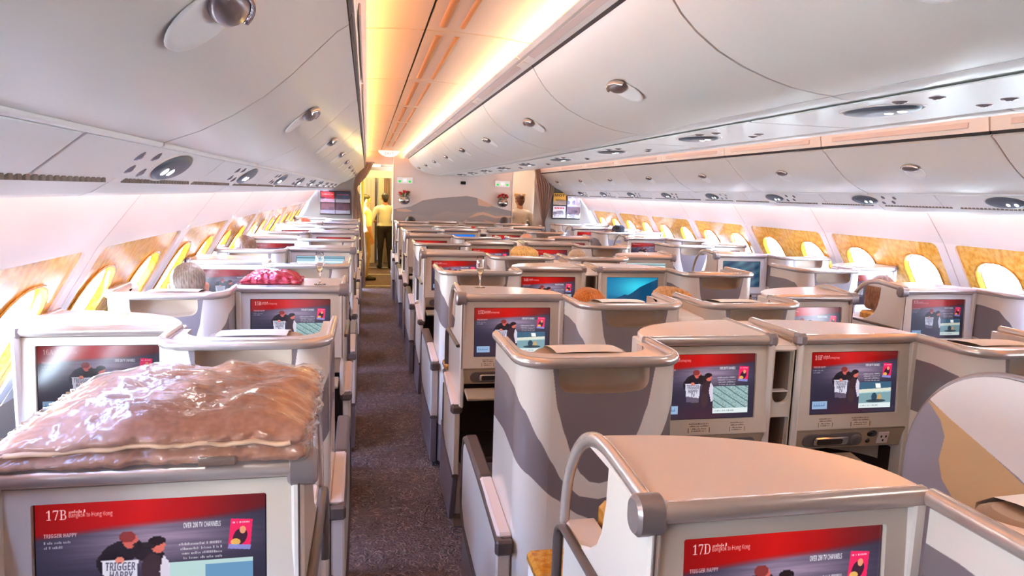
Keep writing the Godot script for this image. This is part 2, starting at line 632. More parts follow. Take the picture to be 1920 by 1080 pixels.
# ---------------- lettering drawn into pictures: the triangles of a TextMesh, filled ----------------
func write(im: Image, text: String, at: Vector2, height: float, c: Color, font := "Droid Sans", bold := 400, alpha := 1.0, width := 0.0, turn := 0.0) -> void:
	var tm := TextMesh.new()
	var f := SystemFont.new()
	f.font_names = PackedStringArray([font])
	f.font_weight = bold
	tm.font = f
	tm.font_size = 64
	tm.pixel_size = 1.0
	tm.depth = 0.0
	tm.horizontal_alignment = HORIZONTAL_ALIGNMENT_LEFT
	tm.vertical_alignment = VERTICAL_ALIGNMENT_BOTTOM
	tm.text = text
	var arr := tm.get_mesh_arrays()
	if arr.is_empty() or arr[Mesh.ARRAY_VERTEX] == null or arr[Mesh.ARRAY_VERTEX].is_empty():
		return
	var v: PackedVector3Array = arr[Mesh.ARRAY_VERTEX]
	var idx: PackedInt32Array = arr[Mesh.ARRAY_INDEX] if arr[Mesh.ARRAY_INDEX] != null else PackedInt32Array(range(v.size()))
	var lo := Vector2(1e9, 1e9)
	var hi := -lo
	for p in v:
		lo = lo.min(Vector2(p.x, p.y))
		hi = hi.max(Vector2(p.x, p.y))
	var k := height / 46.0
	var kx := k if width <= 0.0 else width / maxf(1.0, hi.x - lo.x)
	for i in range(0, idx.size(), 3):
		var t := []
		for j in 3:
			var p := v[idx[i + j]]
			t.append(at + Vector2((p.x - lo.x) * kx, -(p.y - lo.y) * k).rotated(turn))
		fill_tri(im, t[0], t[1], t[2], c, alpha)

func fill_tri(im: Image, a: Vector2, b: Vector2, c: Vector2, col: Color, alpha: float) -> void:
	var lo := a.min(b).min(c)
	var hi := a.max(b).max(c)
	var area := (b - a).cross(c - a)
	if absf(area) < 1e-6:
		return
	for y in range(maxi(0, int(lo.y)), mini(im.get_height(), int(hi.y) + 1)):
		for x in range(maxi(0, int(lo.x)), mini(im.get_width(), int(hi.x) + 1)):
			var hit := 0
			for q in [Vector2(0.25, 0.25), Vector2(0.75, 0.25), Vector2(0.25, 0.75), Vector2(0.75, 0.75)]:
				var p: Vector2 = Vector2(x, y) + q
				var w0 := (b - a).cross(p - a) / area
				var w1 := (c - b).cross(p - b) / area
				var w2 := (a - c).cross(p - c) / area
				if w0 >= 0.0 and w1 >= 0.0 and w2 >= 0.0:
					hit += 1
			if hit:
				im.set_pixel(x, y, im.get_pixel(x, y).lerp(col, alpha * hit / 4.0))

# a line of print too small to read
func scrawl(im: Image, at: Vector2, width: float, height: float, c: Color, alpha: float) -> void:
	var r := RandomNumberGenerator.new()
	r.seed = int(at.x * 31 + at.y * 7)
	var x := at.x
	while x < at.x + width:
		var h := height * (1.0 if r.randf() < 0.35 else 0.62)
		var w := r.randf_range(1.4, 3.2)
		fill_poly(im, [Vector2(x, at.y + height - h), Vector2(x + w, at.y + height - h), Vector2(x + w, at.y + height), Vector2(x, at.y + height)], c, alpha * r.randf_range(0.6, 1.0))
		x += w + (1.0 if r.randf() < 0.8 else 4.0)

# ---------------- pictures on the screens ----------------
const SW := 480
const SH := 300

func screen_base(card: String) -> Image:
	var im := Image.create(SW, SH, false, Image.FORMAT_RGB8)
	var streak := FastNoiseLite.new()
	streak.seed = 5
	streak.frequency = 0.05
	for y in SH:
		var v := float(y) / SH
		for x in SW:
			var u := float(x) / SW
			var c := Color(0.17, 0.155, 0.225)
			var g := exp(-pow((u - 0.52) / 0.36, 2.0) - pow((v - 0.30) / 0.2, 2.0))
			var line := streak.get_noise_2d(x * 0.05, y * 1.6) * 0.5 + 0.5
			c = c.lerp(Color(0.66, 0.56, 0.66), g * (0.4 + 0.6 * line))
			var low := exp(-pow((u - 0.45) / 0.3, 2.0) - pow((v - 0.95) / 0.2, 2.0))
			c = c.lerp(Color(0.27, 0.15, 0.19), low * 0.8)
			var edge := 0.225 - 0.155 * pow(u, 1.5) - 0.02 * sin(u * 5.0)
			if v < edge + 0.05:
				var red := Color(0.42, 0.04, 0.04).lerp(Color(0.74, 0.06, 0.05), clampf(1.0 - absf(u - 0.45) * 1.6, 0, 1))
				red = red.lerp(Color(0.32, 0.1, 0.12), clampf((u - 0.7) * 2.4, 0, 1))
				c = c.lerp(red, clampf((edge + 0.05 - v) / 0.05, 0, 1))
			im.set_pixel(x, y, c)
	# two people running with a placard
	fill_oval(im, Vector2(172, 118), Vector2(46, 26), rgb(34, 26, 34), 0.95, -0.35)
	fill_oval(im, Vector2(150, 142), Vector2(30, 30), rgb(32, 25, 32), 0.9)
	fill_oval(im, Vector2(228, 128), Vector2(34, 17), rgb(38, 28, 34), 0.95, 0.2)
	fill_oval(im, Vector2(236, 160), Vector2(24, 34), rgb(58, 40, 46), 0.95)
	fill_oval(im, Vector2(228, 214), Vector2(18, 34), rgb(70, 48, 50), 0.85)
	fill_oval(im, Vector2(184, 214), Vector2(20, 30), rgb(60, 42, 48), 0.7)
	fill_oval(im, Vector2(190, 92), Vector2(16, 19), rgb(196, 92, 84), 0.95)
	fill_oval(im, Vector2(185, 84), Vector2(17, 13), rgb(122, 44, 44), 0.9)
	fill_oval(im, Vector2(248, 108), Vector2(15, 18), rgb(206, 102, 88), 0.95)
	fill_oval(im, Vector2(246, 97), Vector2(18, 10), rgb(30, 22, 26), 0.95)
	fill_oval(im, Vector2(220, 106), Vector2(24, 8), rgb(34, 26, 30), 0.9, 0.1)
	fill_poly(im, [Vector2(258, 130), Vector2(272, 150), Vector2(284, 214), Vector2(262, 222), Vector2(250, 170)], rgb(214, 206, 222), 0.9)
	fill_poly(im, [Vector2(130, 134), Vector2(206, 138), Vector2(202, 204), Vector2(136, 194)], rgb(206, 202, 218), 0.95)
	fill_poly(im, [Vector2(136, 194), Vector2(202, 204), Vector2(200, 226), Vector2(138, 222)], rgb(120, 108, 130), 0.6)
	fill_oval(im, Vector2(168, 137), Vector2(10, 8), rgb(210, 120, 104), 0.95)
	im.resize(SW / 3, SH / 3, Image.INTERPOLATE_BILINEAR)
	im.resize(SW, SH, Image.INTERPOLATE_CUBIC)
	write(im, "TRIGGER", Vector2(138, 159), 19, rgb(44, 38, 62), "Droid Sans", 700, 0.8, 62, 0.05)
	write(im, "HAPPY", Vector2(146, 179), 18, rgb(44, 38, 62), "Droid Sans", 700, 0.8, 48, 0.07)
	write(im, "TV", Vector2(160, 196), 15, rgb(44, 38, 62), "Droid Sans", 700, 0.8, 20, 0.08)
	var W := Color(0.9, 0.88, 0.92)
	write(im, "TRIGGER HAPPY", Vector2(16, 76), 9, W, "Droid Sans", 700, 0.7, 66)
	scrawl(im, Vector2(16, 84), 52, 6, W, 0.55)
	scrawl(im, Vector2(16, 95), 36, 6, W, 0.5)
	write(im, "OVER 200 TV CHANNELS", Vector2(302, 72), 12, Color.WHITE, "Droid Sans", 700, 0.9, 80)
	for k in 4:
		scrawl(im, Vector2(292 + k * 3, 106 + k * 11), 92 - k * 3, 6, Color.WHITE, 0.6)
	# programme cover, tilted
	fill_poly(im, [Vector2(404, 56), Vector2(452, 60), Vector2(446, 132), Vector2(397, 127)], rgb(222, 36, 90))
	scrawl(im, Vector2(407, 62), 38, 6, Color.WHITE, 0.8)
	fill_oval(im, Vector2(424, 100), Vector2(15, 21), rgb(40, 30, 40), 0.9, 0.4)
	fill_oval(im, Vector2(430, 84), Vector2(7, 9), rgb(222, 150, 110), 0.95)
	fill_oval(im, Vector2(414, 112), Vector2(11, 8), rgb(236, 186, 90), 0.85)
	fill_poly(im, [Vector2(399, 116), Vector2(448, 121), Vector2(446, 132), Vector2(397, 127)], rgb(108, 150, 214), 0.8)
	# small button, bottom left
	fill_poly(im, [Vector2(16, 238), Vector2(98, 238), Vector2(98, 276), Vector2(16, 276)], rgb(150, 182, 216), 0.85)
	for k in 9:
		var x := 28.0 + k * 6.6
		fill_oval(im, Vector2(x, 260), Vector2(4.2, 1.6), rgb(40, 80, 130), 0.9)
		if k % 2 == 0:
			fill_poly(im, [Vector2(x, 248), Vector2(x + 1.8, 248), Vector2(x + 1.8, 260), Vector2(x, 260)], rgb(40, 80, 130), 0.9)
	# card, bottom right
	var c0 := Vector2(272, 150)
	var cs := Vector2(180, 128)
	fill_poly(im, [c0, c0 + Vector2(cs.x, 0), c0 + cs, c0 + Vector2(0, cs.y)], rgb(170, 196, 196))
	if card == "map":
		for y in range(int(c0.y), int(c0.y) + 104):
			for x in range(int(c0.x), int(c0.x + cs.x)):
				var a := (x - c0.x) * 0.62 - (y - c0.y)
				var n := streak.get_noise_2d(x * 2.1, y * 2.1)
				var c := Color(0.45, 0.56, 0.57).lerp(Color(0.70, 0.78, 0.76), n * 0.9 + 0.35)
				if fposmod(a, 33.0) < 4.5:
					c = Color(0.30, 0.40, 0.42)
				elif fposmod(a + 12.0, 33.0) < 8.0 and fposmod(x - c0.x, 60.0) < 40.0:
					c = Color(0.56, 0.68, 0.70)
				im.set_pixel(x, y, c)
	elif card == "shelf":
		fill_poly(im, [c0, c0 + Vector2(cs.x, 0), c0 + Vector2(cs.x, 40), c0 + Vector2(0, 48)], rgb(60, 92, 116))
		fill_poly(im, [c0 + Vector2(0, 36), c0 + Vector2(cs.x, 30), c0 + Vector2(cs.x, 44), c0 + Vector2(0, 52)], rgb(206, 206, 190))
		fill_poly(im, [c0 + Vector2(90, 8), c0 + Vector2(118, 8), c0 + Vector2(122, 30), c0 + Vector2(94, 30)], rgb(240, 240, 236))
		fill_poly(im, [c0 + Vector2(0, 56), c0 + Vector2(cs.x, 50), c0 + Vector2(cs.x, 104), c0 + Vector2(0, 104)], rgb(118, 150, 158))
		fill_oval(im, c0 + Vector2(86, 74), Vector2(16, 20), rgb(40, 60, 78), 0.9)
		fill_oval(im, c0 + Vector2(116, 78), Vector2(12, 18), rgb(190, 150, 96), 0.9)
		fill_oval(im, c0 + Vector2(96, 94), Vector2(56, 8), rgb(36, 48, 60), 0.8)
	else:
		fill_poly(im, [c0 + Vector2(76, 10), c0 + Vector2(cs.x, 10), c0 + Vector2(cs.x, 104), c0 + Vector2(76, 104)], rgb(96, 138, 172))
		fill_poly(im, [c0 + Vector2(24, 48), c0 + Vector2(48, 48), c0 + Vector2(48, 104), c0 + Vector2(24, 104)], rgb(120, 160, 190))
		for k in 5:
			fill_oval(im, c0 + Vector2(20 + k * 35, 104), Vector2(20, 34), rgb(86, 140, 160), 0.8)
	fill_poly(im, [c0 + Vector2(0, 104), c0 + Vector2(cs.x, 104), c0 + cs, c0 + Vector2(0, cs.y)], rgb(206, 216, 216))
	scrawl(im, c0 + Vector2(8, 113), 100, 6, rgb(60, 70, 84), 0.7)
	return im

func screen_scene(kind: String) -> Image:
	var im := Image.create(SW, SH, false, Image.FORMAT_RGB8)
	if kind == "mountain":
		for y in SH:
			for x in SW:
				var v := float(y) / SH
				var g := exp(-pow((x / float(SW) - 0.62) / 0.4, 2.0) - pow((v - 0.3) / 0.3, 2.0))
				im.set_pixel(x, y, Color(0.05, 0.42, 0.58).lerp(Color(0.20, 0.78, 0.88), g))
		fill_poly(im, [Vector2(0, 205), Vector2(60, 190), Vector2(120, 172), Vector2(170, 150), Vector2(200, 158), Vector2(240, 136), Vector2(310, 86), Vector2(370, 58), Vector2(430, 34), Vector2(480, 14), Vector2(480, 300), Vector2(0, 300)], rgb(16, 66, 100))
		for k in 12:
			fill_poly(im, [Vector2(16 + k * 11, 210), Vector2(20 + k * 11, 138 + (k * 37) % 34), Vector2(25 + k * 11, 210)], rgb(14, 58, 88), 0.95)
	elif kind == "blue":
		im.fill(rgb(30, 112, 220))
	elif kind == "page" or kind == "pale":
		im.fill(rgb(196, 214, 214) if kind == "page" else rgb(150, 186, 204))
		for k in 7:
			fill_poly(im, [Vector2(0, 10 + k * 42), Vector2(480, 10 + k * 42), Vector2(480, 24 + k * 42), Vector2(0, 24 + k * 42)], rgb(230, 238, 236) if k % 2 else rgb(70, 110, 122), 0.85)
	else:
		for y in SH:
			for x in SW:
				var s := 0.5 + 0.5 * sin((x * 0.5 + y) * 0.06)
				im.set_pixel(x, y, Color(0.09, 0.2, 0.3).lerp(Color(0.34, 0.5, 0.52), s * 0.5 + 0.3 * exp(-pow((x - 250.0) / 50.0, 2.0))))
	return im

func screen_mat(im: Image, e := 0.85) -> StandardMaterial3D:
	var m := mat(rgb(10, 10, 14), 0.14)
	m.emission_enabled = true
	m.emission = Color.WHITE
	m.emission_operator = BaseMaterial3D.EMISSION_OP_MULTIPLY
	m.emission_texture = tex(im)
	m.emission_energy_multiplier = e
	m.texture_repeat = false
	return m

# ---------------- floor, side walls and windows ----------------
const WALL := [Vector2(2.30, 1.665), Vector2(2.45, 1.475), Vector2(2.80, 0.885), Vector2(2.88, 0.60), Vector2(2.90, 0.30), Vector2(2.88, 0.0)]
const BAY := 1.3
const BAY0 := 2.80          # forward distance of one joint between sidewall panels

# a frame on the slanted window plane: local x runs aft, local y up the slope, local z out of the wall into the cabin
func slope_frame(s: float, f: float, back := 0.0) -> Transform3D:
	var up := Vector3(s * (2.45 - 2.80), 1.475 - 0.885, 0).normalized()
	var fx := Vector3(0, 0, 1.0)
	var nz := fx.cross(up)
	if nz.x * s > 0.0:
		fx = -fx
		nz = -nz
	return Transform3D(Basis(fx, up, nz), Vector3(s * 2.45, 1.475, -f) - nz * back)

func build_cabin() -> void:
	var fl := MB.new()
	fl.box(Vector3(0, -0.04, -7.6), Vector3(5.9, 0.08, 20.4), 0.0)
	struct("floor", fl, M.carpet)
	for s in [-1.0, 1.0]:
		var side := "left" if s < 0.0 else "right"
		var wall := struct_root("wall_" + side)
		var win_no := 0
		for k in range(-3, 8):
			var f0 := BAY0 + BAY * k
			var f1 := f0 + BAY
			if f1 > 12.11:
				f1 = 12.1
			if f0 > 11.9:
				continue
			sidewall_panel(wall, s, f0, f1)
			if f1 - f0 > 1.2:
				win_no += 1
				window_bay(s, f0, side)
		# dado below the panels
		var d := MB.new()
		var rows := []
		for p in WALL.slice(2):
			rows.append([Vector3(s * p.x, p.y, 2.6), Vector3(s * p.x, p.y, -17.4)])
		d.loft(rows, false, true, s > 0.0)
		obj("dado", d, M.panel_grey, wall)

# upper strip and window surround with a slanted-corner opening, one piece per bay
func sidewall_panel(wall: Node3D, s: float, f0: float, f1: float) -> void:
	var mb := MB.new()
	var g := 0.004
	var a := f0 + g
	var b := f1 - g
	var up := []
	for p in [Vector2(2.20, 1.78), Vector2(2.305, 1.662), Vector2(2.38, 1.565), Vector2(2.45, 1.475)]:
		up.append([Vector3(s * p.x, p.y, -a), Vector3(s * p.x, p.y, -b)])
	mb.loft(up, false, true, s < 0.0)
	var len := Vector2(0.35, 0.59).length()
	var fm := slope_frame(s, (f0 + f1) * 0.5)
	var w := b - a
	var outer := rr(Vector2(0, -len * 0.5), Vector2(w, len), 0.001, 4)
	var inner := rr(Vector2(0, -len * 0.5 - 0.0), Vector2(w - 0.145, len - 0.012), 0.045, 4)
	mb.ring(outer, inner, fm, 0.012, true)
	obj("sidewall_panel", mb, M.wall, wall)
	var seam := MB.new()
	var wide := 0.075
	var fr := []
	var bk := []
	for p in [Vector2(2.19, 1.80), Vector2(2.309, 1.667), Vector2(2.384, 1.570), Vector2(2.458, 1.478), Vector2(2.808, 0.888)]:
		fr.append([Vector3(s * (p.x + 0.004), p.y + 0.003, -f0 + wide), Vector3(s * (p.x + 0.004), p.y + 0.003, -f0 - wide)])
		bk.append([Vector3(s * (p.x + 0.03), p.y + 0.02, -f0 + wide), Vector3(s * (p.x + 0.03), p.y + 0.02, -f0 - wide)])
	seam.loft(fr, false, false)
	seam.loft(bk, false, false)
	obj("panel_joint", seam, M.seam_grey, wall)
	var outside := MB.new()
	outside.loft([[Vector3(s * 2.22, 1.82, -f0), Vector3(s * 2.22, 1.82, -f1)], [Vector3(s * 2.50, 1.475, -f0), Vector3(s * 2.50, 1.475, -f1)]], false, false)
	obj("insulation", outside, M.panel_grey, wall)

func window_bay(s: float, f0: float, side: String) -> void:
	var root := struct_root("window_1" if not names.has("win") else "window_%d" % (names["win"] + 1))
	names["win"] = names.get("win", 0) + 1
	var len := Vector2(0.35, 0.59).length()
	var fm := slope_frame(s, f0 + BAY * 0.5, 0.012)
	var veneer := MB.new()
	var w := BAY - 0.1
	for h in [-1.0, 1.0]:
		var c := Vector2(h * BAY * 0.25, -len * 0.5)
		var outer := rr(Vector2(h * w * 0.25, -len * 0.5), Vector2(w * 0.5, len), 0.0005, 6)
		var hole := rr(Vector2(h * 0.325, -0.375), Vector2(0.335, 0.50), 0.145, 6)
		veneer.ring(outer, hole, fm, 0.006, false)
	obj("burl_panel", veneer, M.burl, root)
	for h in [-1.0, 1.0]:
		var c := Vector2(h * 0.325, -0.375)
		# rounded lip, then the tunnel narrowing to the pane
		var lip := MB.new()
		var rows := []
		for q in [[0.335, 0.0, 0.145], [0.348, 0.005, 0.150], [0.342, 0.009, 0.148], [0.328, 0.008, 0.143], [0.318, 0.001, 0.139]]:
			var row := []
			for p in rr(c, Vector2(q[0], q[0] + 0.165), q[2], 6):
				row.append(fm * Vector3(p.x, p.y, q[1]))
			rows.append(row)
		lip.loft(rows, true, true)
		obj("porthole_lip", lip, M.gold, root)
		var tun := MB.new()
		rows = []
		for q in [[0.318, 0.001, 0.139], [0.306, -0.012, 0.134], [0.296, -0.024, 0.130]]:
			var row := []
			for p in rr(c, Vector2(q[0], q[0] + 0.165), q[2], 6):
				row.append(fm * Vector3(p.x, p.y, q[1]))
			rows.append(row)
		tun.loft(rows, true, true)
		obj("porthole_reveal", tun, M.gold, root)
		var ring := MB.new()
		ring.ring(rr(c, Vector2(0.296, 0.461), 0.130, 6), rr(c, Vector2(0.284, 0.449), 0.124, 6), fm * Transform3D(Basis(), Vector3(0, 0, -0.024)), 0.010, false)
		obj("pane_seal", ring, M.trim, root)
		var gl := MB.new()
		var pts := []
		for p in rr(c, Vector2(0.284, 0.449), 0.124, 6):
			pts.append(fm * Vector3(p.x, p.y, -0.032))
		gl.fan(pts)
		obj("pane", gl, M.pane, root)

# ---------------- ceiling, lockers, service panels ----------------
const OUT_DOOR := [Vector2(1.520, 2.075), Vector2(1.545, 2.058), Vector2(1.591, 2.012), Vector2(1.64, 1.962), Vector2(1.700, 1.910), Vector2(1.765, 1.867), Vector2(1.83, 1.832), Vector2(1.905, 1.803)]
const MID_DOOR := [Vector2(0.800, 2.245), Vector2(0.775, 2.205), Vector2(0.742, 2.162), Vector2(0.70, 2.123), Vector2(0.64, 2.083), Vector2(0.57, 2.050), Vector2(0.50, 2.026), Vector2(0.43, 2.008), Vector2(0.36, 1.998), Vector2(0.315, 1.994)]

func strip_along(mb: MB, prof: Array, f0: float, f1: float, flip: bool, smooth := true) -> void:
	var rows := []
	for p in prof:
		rows.append([Vector3(p.x, p.y, -f0), Vector3(p.x, p.y, -f1)])
	mb.loft(rows, false, smooth, flip)

# a curved sheet of given thickness along the cabin, with closed ends
func sheet(prof: Array, t: float, f0: float, f1: float, m: Material, called: String, parent: Node) -> MeshInstance3D:
	var mb := MB.new()
	var back := []
	for i in prof.size():
		var d: Vector2 = (prof[mini(i + 1, prof.size() - 1)] - prof[maxi(i - 1, 0)]).normalized()
		back.append(prof[i] + Vector2(-d.y, d.x) * t)
	strip_along(mb, prof, f0, f1, false)
	strip_along(mb, back, f0, f1, true)
	for f in [f0, f1]:
		for i in prof.size() - 1:
			mb.quad(Vector3(prof[i].x, prof[i].y, -f), Vector3(prof[i + 1].x, prof[i + 1].y, -f), Vector3(back[i + 1].x, back[i + 1].y, -f), Vector3(back[i].x, back[i].y, -f))
	for i in [0, prof.size() - 1]:
		mb.quad(Vector3(prof[i].x, prof[i].y, -f0), Vector3(prof[i].x, prof[i].y, -f1), Vector3(back[i].x, back[i].y, -f1), Vector3(back[i].x, back[i].y, -f0))
	return obj(called, mb, m, parent)

func mirror_prof(a: Array, s: float) -> Array:
	return a.map(func(p): return Vector2(p.x * s, p.y))

# chrome half-moon latch over a pale dish; c is the point on the door, n its outward normal in the x-y plane
func latch(parent: Node, c: Vector2, n: Vector2, f: float) -> void:
	var down := Vector3(n.y, -n.x, 0)
	if down.y > 0.0:
		down = -down
	var at := Transform3D(Basis(Vector3(0, 0, 1), -down, Vector3(n.x, n.y, 0)), Vector3(c.x, c.y, -f))
	var dish := MB.new()
	var ring := []
	for q in [[1.0, 0.0], [0.97, 0.003], [0.8, 0.0015], [0.4, 0.0008]]:
		var row := []
		for j in 28:
			var a := TAU * j / 28.0
			row.append(at * Vector3(cos(a) * 0.074 * q[0], sin(a) * 0.058 * q[0] - 0.036, q[1]))
		ring.append(row)
	dish.loft(ring, true, true)
	dish.fan(ring[-1])
	obj("latch_dish", dish, M.dish, parent)
	var lid := MB.new()
	ring = []
	for q in [[1.0, 0.002], [1.0, 0.008], [0.92, 0.014], [0.6, 0.020], [0.2, 0.022]]:
		var row := []
		for j in 28:
			var a := TAU * j / 28.0
			row.append(at * Vector3(cos(a) * 0.064 * q[0], sin(a) * 0.026 * q[0], q[1]))
		ring.append(row)
	lid.loft(ring, true, true)
	lid.fan(ring[-1])
	var o := obj("latch", lid, M.latch, parent)
	var rim := MB.new()
	var path := []
	for j in 25:
		var a := deg_to_rad(8.0 + 164.0 * j / 24.0)
		path.append(at * Vector3(cos(a) * 0.066, sin(a) * 0.028, 0.012))
	rim.tube(path, 0.005, 6, 0.009)
	obj("latch_rim", rim, M.chrome, o)

func service_panel(parent_label: String, at: Transform3D, w: float, run: String, group: String) -> void:
	var fwd := signf(at.basis.x.z)
	var t := thing("service_panel")
	tag(t, parent_label, "service panel", group)
	var plate := MB.new()
	plate.extrude(rr(Vector2.ZERO, Vector2(1.10, w), 0.006, 2), 0.004, at * Transform3D(Basis(), Vector3(0, 0, 0.002)), 0.001)
	obj("plate", plate, M.psu, t)
	var lens := MB.new()
	var rim := MB.new()
	var o := Vector2(-0.10 * fwd, -0.06 if run == "centre" else 0.0)
	var half := Vector2(0.125, 0.075 if run == "centre" else 0.046)
	var rows := []
	for q in [[1.0, 0.004], [0.98, 0.010], [0.8, 0.014], [0.4, 0.016]]:
		var row := []
		for j in 32:
			var a := TAU * j / 32.0
			row.append(at * Vector3(o.x + cos(a) * half.x * q[0], o.y + sin(a) * half.y * q[0], q[1]))
		rows.append(row)
	lens.loft(rows, true, true)
	lens.fan(rows[-1])
	var ln := obj("oval_lens", lens, M.lens, t)
	var ringp := []
	for j in 33:
		var a := TAU * j / 32.0
		ringp.append(at * Vector3(o.x + cos(a) * (half.x + 0.009), o.y + sin(a) * (half.y + 0.006), 0.004))
	rim.tube(ringp, 0.005, 6, 0.003, false)
	obj("lens_rim", rim, M.trim, t)
	for dx in [0.02 * fwd, 0.07 * fwd]:
		var lamp := MB.new()
		lamp.lathe([Vector2(0.0, 0.004), Vector2(0.010, 0.003), Vector2(0.013, 0.0)], 12, at * Transform3D(Basis(Vector3.RIGHT, PI / 2), Vector3(o.x + dx, o.y + 0.008, 0.0155)))
		obj("reading_lamp", lamp, M.lamp, ln)
	var beam := SpotLight3D.new()
	beam.name = numbered(self, "reading_beam")
	beam.transform = Transform3D(Basis(at.basis.x, -at.basis.y, -at.basis.z), at * Vector3(o.x + 0.045 * fwd, o.y, 0.03))
	beam.light_color = Color(1.0, 0.95, 0.92)
	beam.light_energy = READING
	beam.light_size = 0.03
	beam.spot_angle = 62.0
	beam.spot_angle_attenuation = 1.0
	beam.spot_range = 12.0
	beam.spot_attenuation = 2.0
	beam.shadow_enabled = true
	add_child(beam)
	for q in ([Vector2(0.05, -0.13), Vector2(0.09, 0.09), Vector2(0.15, -0.11), Vector2(0.20, 0.05)] if run == "centre" else [Vector2(0.065, 0.03), Vector2(0.10, -0.025), Vector2(0.16, 0.022), Vector2(0.20, -0.02)]):
		var nz := MB.new()
		var big := 0.72 if run == "centre" else 0.55
		nz.lathe([Vector2(0.0, 0.008 * big), Vector2(0.010 * big, 0.008 * big), Vector2(0.015 * big, 0.005 * big), Vector2(0.024 * big, 0.003 * big), Vector2(0.028 * big, 0.0)], 14, at * Transform3D(Basis(Vector3.RIGHT, PI / 2), Vector3(q.x * fwd, q.y, 0.004)))
		obj("air_nozzle", nz, M.nozzle, t)

func build_ceiling_and_bins() -> void:
	# closed upper shell of the fuselage, so that daylight enters only through the panes
	var hull := MB.new()
	var prof := []
	for p in [Vector2(2.16, 1.80), Vector2(2.10, 2.0), Vector2(1.9, 2.25), Vector2(1.45, 2.48), Vector2(0.7, 2.56), Vector2(0, 2.58)]:
		prof.append(p)
	var full := mirror_prof(prof, -1.0)
	var rev := prof.duplicate()
	rev.reverse()
	full.append_array(rev.slice(1))
	strip_along(hull, full, -2.6, 17.4, false, false)
	var ceil_root := struct_root("ceiling")
	obj("upper_shell", hull, M.white_plain, ceil_root)
	for s in [-1.0, 1.0]:
		for k in range(-2, 8):
			var f0 := 1.62 + BAY * k - 0.004 + 0.008
			var f1 := f0 + BAY - 0.008
			if k == 7:
				f1 = 12.1
			var inner := mirror_prof([Vector2(1.530, 2.352), Vector2(1.49, 2.364), Vector2(1.40, 2.371), Vector2(1.256, 2.375)], s)
			var outer := mirror_prof([Vector2(1.246, 2.375), Vector2(1.12, 2.376), Vector2(1.03, 2.373), Vector2(0.92, 2.366), Vector2(0.80, 2.352), Vector2(0.72, 2.338)], s)
			sheet(inner, 0.012 * s, f0 + 0.006, f1 - 0.006, M.ceiling, "ceiling_panel", ceil_root)
			sheet(outer, 0.012 * s, f0 + 0.006, f1 - 0.006, M.ceiling, "ceiling_panel", ceil_root)
			if k < 7:
				for q in [[1.19, 0.045], [1.112, 0.032]]:
					var lv := MB.new()
					var rows := []
					for i in 7:
						var a := PI * i / 6.0
						var px: float = s * (q[0] + cos(a) * q[1] * 0.5)
						rows.append([Vector3(px, 2.376 - sin(a) * 0.018, -f0 - 0.08), Vector3(px, 2.376 - sin(a) * 0.018, -f1 + 0.08)])
					lv.loft(rows, false, true)
					for e in [0, 1]:
						var cap := []
						for r in rows:
							cap.append(r[e])
						lv.fan(cap)
					obj("louvre", lv, M.louvre, ceil_root)
		var jb := MB.new()
		jb.box(Vector3(s * 1.251, 2.385, -5.6), Vector3(0.010, 0.012, 13.0), 0.001)
		obj("ceiling_joint", jb, M.gap, ceil_root)
		var sb := MB.new()
		sb.box(Vector3(s * 1.12, 2.392, -5.6), Vector3(0.82, 0.008, 13.0), 0.001)
		obj("ceiling_backing", sb, M.seam, ceil_root)
	for k in range(-2, 8):
		var f0 := 1.62 + BAY * k + 0.005
		var f1 := f0 + BAY - 0.010
		if f1 > 12.05:
			f1 = 12.09
		var fm := (f0 + f1) * 0.5
		for s in [-1.0, 1.0]:
			outboard_bin(s, f0, f1, fm, k)
		centre_bin(f0, f1, fm, k)
	# service panels under each run, one to a seat row
	for k in 11:
		var nth := ordinal(k)
		var fc := 1.65 + 1.112 * (k - 1)
		if fc < 11.6:
			var t := Transform3D(Basis(Vector3(0, 0, 1), Vector3(1, 0, 0), Vector3(0, -1, 0)), Vector3(0, 1.992, -fc))
			service_panel("white service panel with oval light under the centre lockers, %s from the camera" % nth, t, 0.40, "centre", "service panels under the centre lockers")
	for s in [-1.0, 1.0]:
		for k in 11:
			var nth := ordinal(k)
			var f := 0.876 + 1.112 * k if s > 0.0 else 0.67 + 1.112 * k
			if f > 11.6:
				continue
			var a := Vector2(1.915, 1.797)
			var b := Vector2(2.0, 1.728)
			var mid := (a + b) * 0.5
			var along_ := Vector3((b - a).x * s, (b - a).y, 0).normalized()
			var xx := Vector3(0, 0, 1)
			var nz := xx.cross(along_)
			if nz.y > 0.0:
				xx = -xx
				nz = -nz
			var t := Transform3D(Basis(xx, along_, nz), Vector3(s * mid.x, mid.y, -f))
			service_panel("slim white service panel with oval light, %s from the camera along the %s windows" % [nth, "left" if s < 0.0 else "right"], t, 0.105, "side", "service panels along the %s windows" % ("left" if s < 0.0 else "right"))

